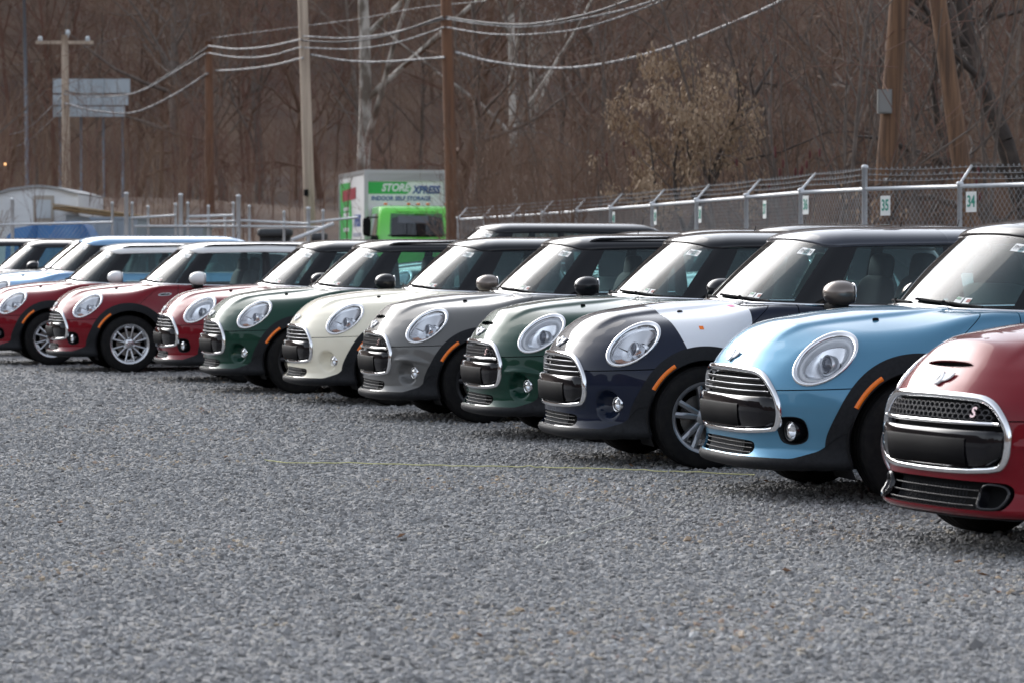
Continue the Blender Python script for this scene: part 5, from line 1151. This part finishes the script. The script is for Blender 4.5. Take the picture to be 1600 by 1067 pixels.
put_tree('syc1', base(808,90), 1.0, 2.6, 'bark_sycamore', 'twig_brown', 'slim mottled pale trunk right of the rust brown pole')
put_tree('syc1', base(832,108), .9, 4.1, 'bark_sycamore', 'twig_pale', 'fainter pale trunk just behind the slim mottled one')
put_tree('dark0', base(297,118), 1.05, 1.0, 'bark_grey', 'twig_brown', 'forked grey tree standing left of the short brown pole')
put_tree('dark1', base(352,112), .8, 2.2, 'bark_grey', 'twig_brown', 'crooked grey tree standing right of the short brown pole')
put_tree('dark0', base(733,84), .75, 3.9, 'bark_grey', 'twig_brown', 'gnarled tree between the rust brown pole and the slim pale trunk')
put_tree('dark1', base(1445,55), .95, .3, 'bark_dark', 'twig_dark', 'dark crooked tree showing between the two thick brown poles')
put_tree('dark0', base(1640,50), .9, 2.0, 'bark_dark', 'twig_dark', 'dark leaning tree at the right edge', tilt=(0,-.12))
put_tree('dark1', base(1290,62), .8, 4.4, 'bark_grey', 'twig_brown', 'grey tree behind sign 36 and 37')
k = 0
SAP = ((1150,47,'thin0'),(1180,52,'thin1'),(1215,45,'thin2'),(1245,49,'thin0'),(1275,43,'thin1'),(1310,46,'thin2'),(1335,43,'thin0'),(1420,46,'thin1'),(1470,48,'thin2'),(1530,44,'thin0'),(1560,47,'thin1'),(1595,42,'thin2'),(1080,55,'thin1'),(1040,58,'thin0'),(1000,60,'thin2'),(950,62,'thin1'),(910,66,'thin0'),(880,64,'thin2'),(860,70,'thin1'),(770,74,'thin0'))
for u, d, key in sorted(SAP):
    d = max(d, 46.5) if u > 1340 else d
    put_tree(key, base(u, d), .75+.5*random.random(), random.random()*6.28, 'bark_grey', 'twig_brown' if k % 3 else 'twig_red', where('thin sapling in the thicket', u), 'saplings behind the chain link fence', 'sapling', tilt=(random.uniform(-.12,.12), random.uniform(-.25,.25))); k += 1
for u, i in sorted((-60+1720*((i*.618) % 1), i) for i in range(34)):   # wood on the lower slope, tree by tree
    d = 80+55*((i*.381) % 1)
    put_tree(('f0','dark0','f2','dark1','f4','syc1')[i % 6], base(u, d), (.75 if i % 2 == 0 else .55)+.4*random.random(), random.random()*6.28, ('bark_grey','twig_brown','bark_pale')[i % 3], ('twig_brown','twig_red','twig_brown')[i % 3], where('bare hillside tree', u), 'bare trees on the lower hillside')
# far wood: reads as one mass
def mass(name, keys, n, xr, yr, sc, m, label, cat, lv=2.5, flat=0.):
    Vs, Fs, off = [], [], 0
    for i in range(n):
        d = yr[0]+(yr[1]-yr[0])*rng.random(); x = (xr[0]+(xr[1]-xr[0])*rng.random())*d/100; S = TREES[keys[i % len(keys)]][2]; S = S[S[:,8] < lv+rng.random()*1.2-.3]
        V, F = CACHE.setdefault(('seg', keys[i % len(keys)], len(S)), seg_mesh(S, 3)); a = rng.random()*6.28; s = sc*(.7+.6*rng.random()); c, q = math.cos(a)*s, math.sin(a)*s
        W = np.stack([V[:,0]*c-V[:,1]*q, V[:,0]*q+V[:,1]*c, V[:,2]*s], 1)+[x, d, float(hillz(x, d))-.2]; Vs.append(W); Fs.append(F+off); off += len(W)
    return tag(link(name, mesh_np(name, np.concatenate(Vs), np.concatenate(Fs), smooth=False), MATS[m]), label, cat, kind='stuff')
mass('distant_wood', ['f0','f1','f2'], 120, (-30,30), (128,200), .95, 'twig_mid', 'dense bare wood covering the upper hillside', 'wood')
mass('distant_wood', ['f3','f4'], 110, (-30,30), (125,195), .95, 'twig_red', 'reddish bare crowns spread through the upper hillside', 'wood')
mass('undergrowth', ['thin0','thin1','thin2'], 330, (-26,26), (74,128), .50, 'twig_red', 'reddish brown brush covering the foot of the hillside', 'brush', 1.9)
mass('undergrowth', ['thin1','thin0'], 260, (-26,26), (76,130), .5, 'twig_pale2', 'pale dry brush scattered over the foot of the hillside', 'brush', 1.7)
mass('undergrowth', ['thin2','thin1','thin0'], 300, (-2,24), (48,78), .50, 'twig_brown', 'tangled brown brush along the back of the fence', 'brush', 2.4)
# beech-like shrub that kept its tan leaves
def leafy(name, p, h, w, n, m, label, seed, lw=.035):
    q = np.random.default_rng(seed); root = empty(name, p, 0, label=label, cat='shrub'); t, c, S = TREES['dark1']; f = h/9.
    tr = link('trunk', t, MATS['bark_dark'], root); tr.scale = (f,f,f*.9); tw = link('crown', c, MATS['twig_dark'], root); tw.scale = (f,f,f*.9)
    ends = S[(S[:,8] > 1.5)][:,3:6]*[f,f,f*.9]; ends = ends[(ends[:,2] > h*.22)]; idx = q.integers(0, len(ends), n); P = ends[idx]+q.normal(0,.07,(n,3)); keep = ((P[:,0]/w)**2+((P[:,2]-h*.58)/(h*.46))**2+q.normal(0,.16,n)) < 1; P = P[keep]; n = len(P)
    L = lw*(.7+.8*q.random(n)); dn = q.normal(0,.35,(n,3))+[0,0,-1]; dn /= np.linalg.norm(dn, axis=1, keepdims=True); sd = np.cross(dn, q.normal(0,1,(n,3))); sd /= np.linalg.norm(sd, axis=1, keepdims=True)+1e-9
    V = np.stack([P, P+dn*L[:,None]+sd*L[:,None]*.5, P+dn*2.2*L[:,None], P+dn*L[:,None]-sd*L[:,None]*.5], 1).reshape(-1,3); F = np.arange(4*n).reshape(-1,4)
    o = link('leaves', mesh_np('leaves', V, F, smooth=False), MATS[m], root); o['kind'] = 'stuff'; return root
mat('leaf_tan', (.34,.245,.16), .8); mat('leaf_tan2', (.34,.23,.145), .8); mat('sumac_red', (.10,.026,.024), .85)
leafy('tan_leaved_shrub', base(1045,47), 4.6, 1.5, 20000, 'leaf_tan', 'shrub with dry tan leaves behind signs 38 and 39', 5)
leafy('tan_leaved_shrub', base(1118,53), 3.4, 1.0, 1300, 'leaf_tan2', 'smaller shrub with brown leaves right of the tan one', 6)
leafy('tan_leaved_shrub', base(1330,42), 2.6, .9, 260, 'leaf_tan2', 'sparse shrub with a few brown leaves left of the thick pole', 8)
for i, (u, v, d) in enumerate(sorted(((1255,250,42),(1185,262,44),(1238,248,45),(860,300,55),(945,255,52),(1008,240,50),(1560,285,38)))):
    b0 = base(u, d); tip = at(u, v, d); root = empty('sumac', b0, 0, label=where('sumac with red seed heads', u), cat='shrub', group='sumac stems behind the fence')
    g = G(); q = np.random.default_rng(90+i); hh = tip[2]-b0[2]
    for k in range(4): e = np.array([q.normal(0,.28), q.normal(0,.2), hh*(.85+.2*q.random())]); g.tube(np.array([(0,0,0), e*[.3,.3,.5], e]), np.array([.02,.015,.008]), 5); G().sup(e+[0,0,.08], (.04,.04,.13), .8, 7).obj('seed_head', MATS['sumac_red'], root, True)
    g.obj('stem', MATS['bark_grey'], root, True)

# a few dry leaves blown over the gravel
n = 34; Yl = 8+rng.random(n)**1.3*20; Xl = (rng.random(n)*2-1)*(.18*Yl+.4); V = []; F = []
for x, y in zip(Xl, Yl):
    a = rng.random()*6.28; L = .012+.016*rng.random(); u = np.array([math.cos(a), math.sin(a), rng.normal(0,.25)])*L; w = np.array([-math.sin(a), math.cos(a), rng.normal(0,.3)])*L*.55; c = np.array([x, y, .022]); o = len(V)
    V += [c-u, c-w*1.0+[0,0,.004], c+u, c+w+[0,0,.006], c+[0,0,-.006]]; F += [(o,o+1,o+4),(o+1,o+2,o+4),(o+2,o+3,o+4),(o+3,o,o+4)]
tag(link('fallen_leaves', mesh_np('fallen_leaves', np.array(V), F, smooth=False), mat('leaf_dry', (.20,.105,.055), .8)), 'dry brown leaves scattered over the gravel', 'leaves', kind='stuff')
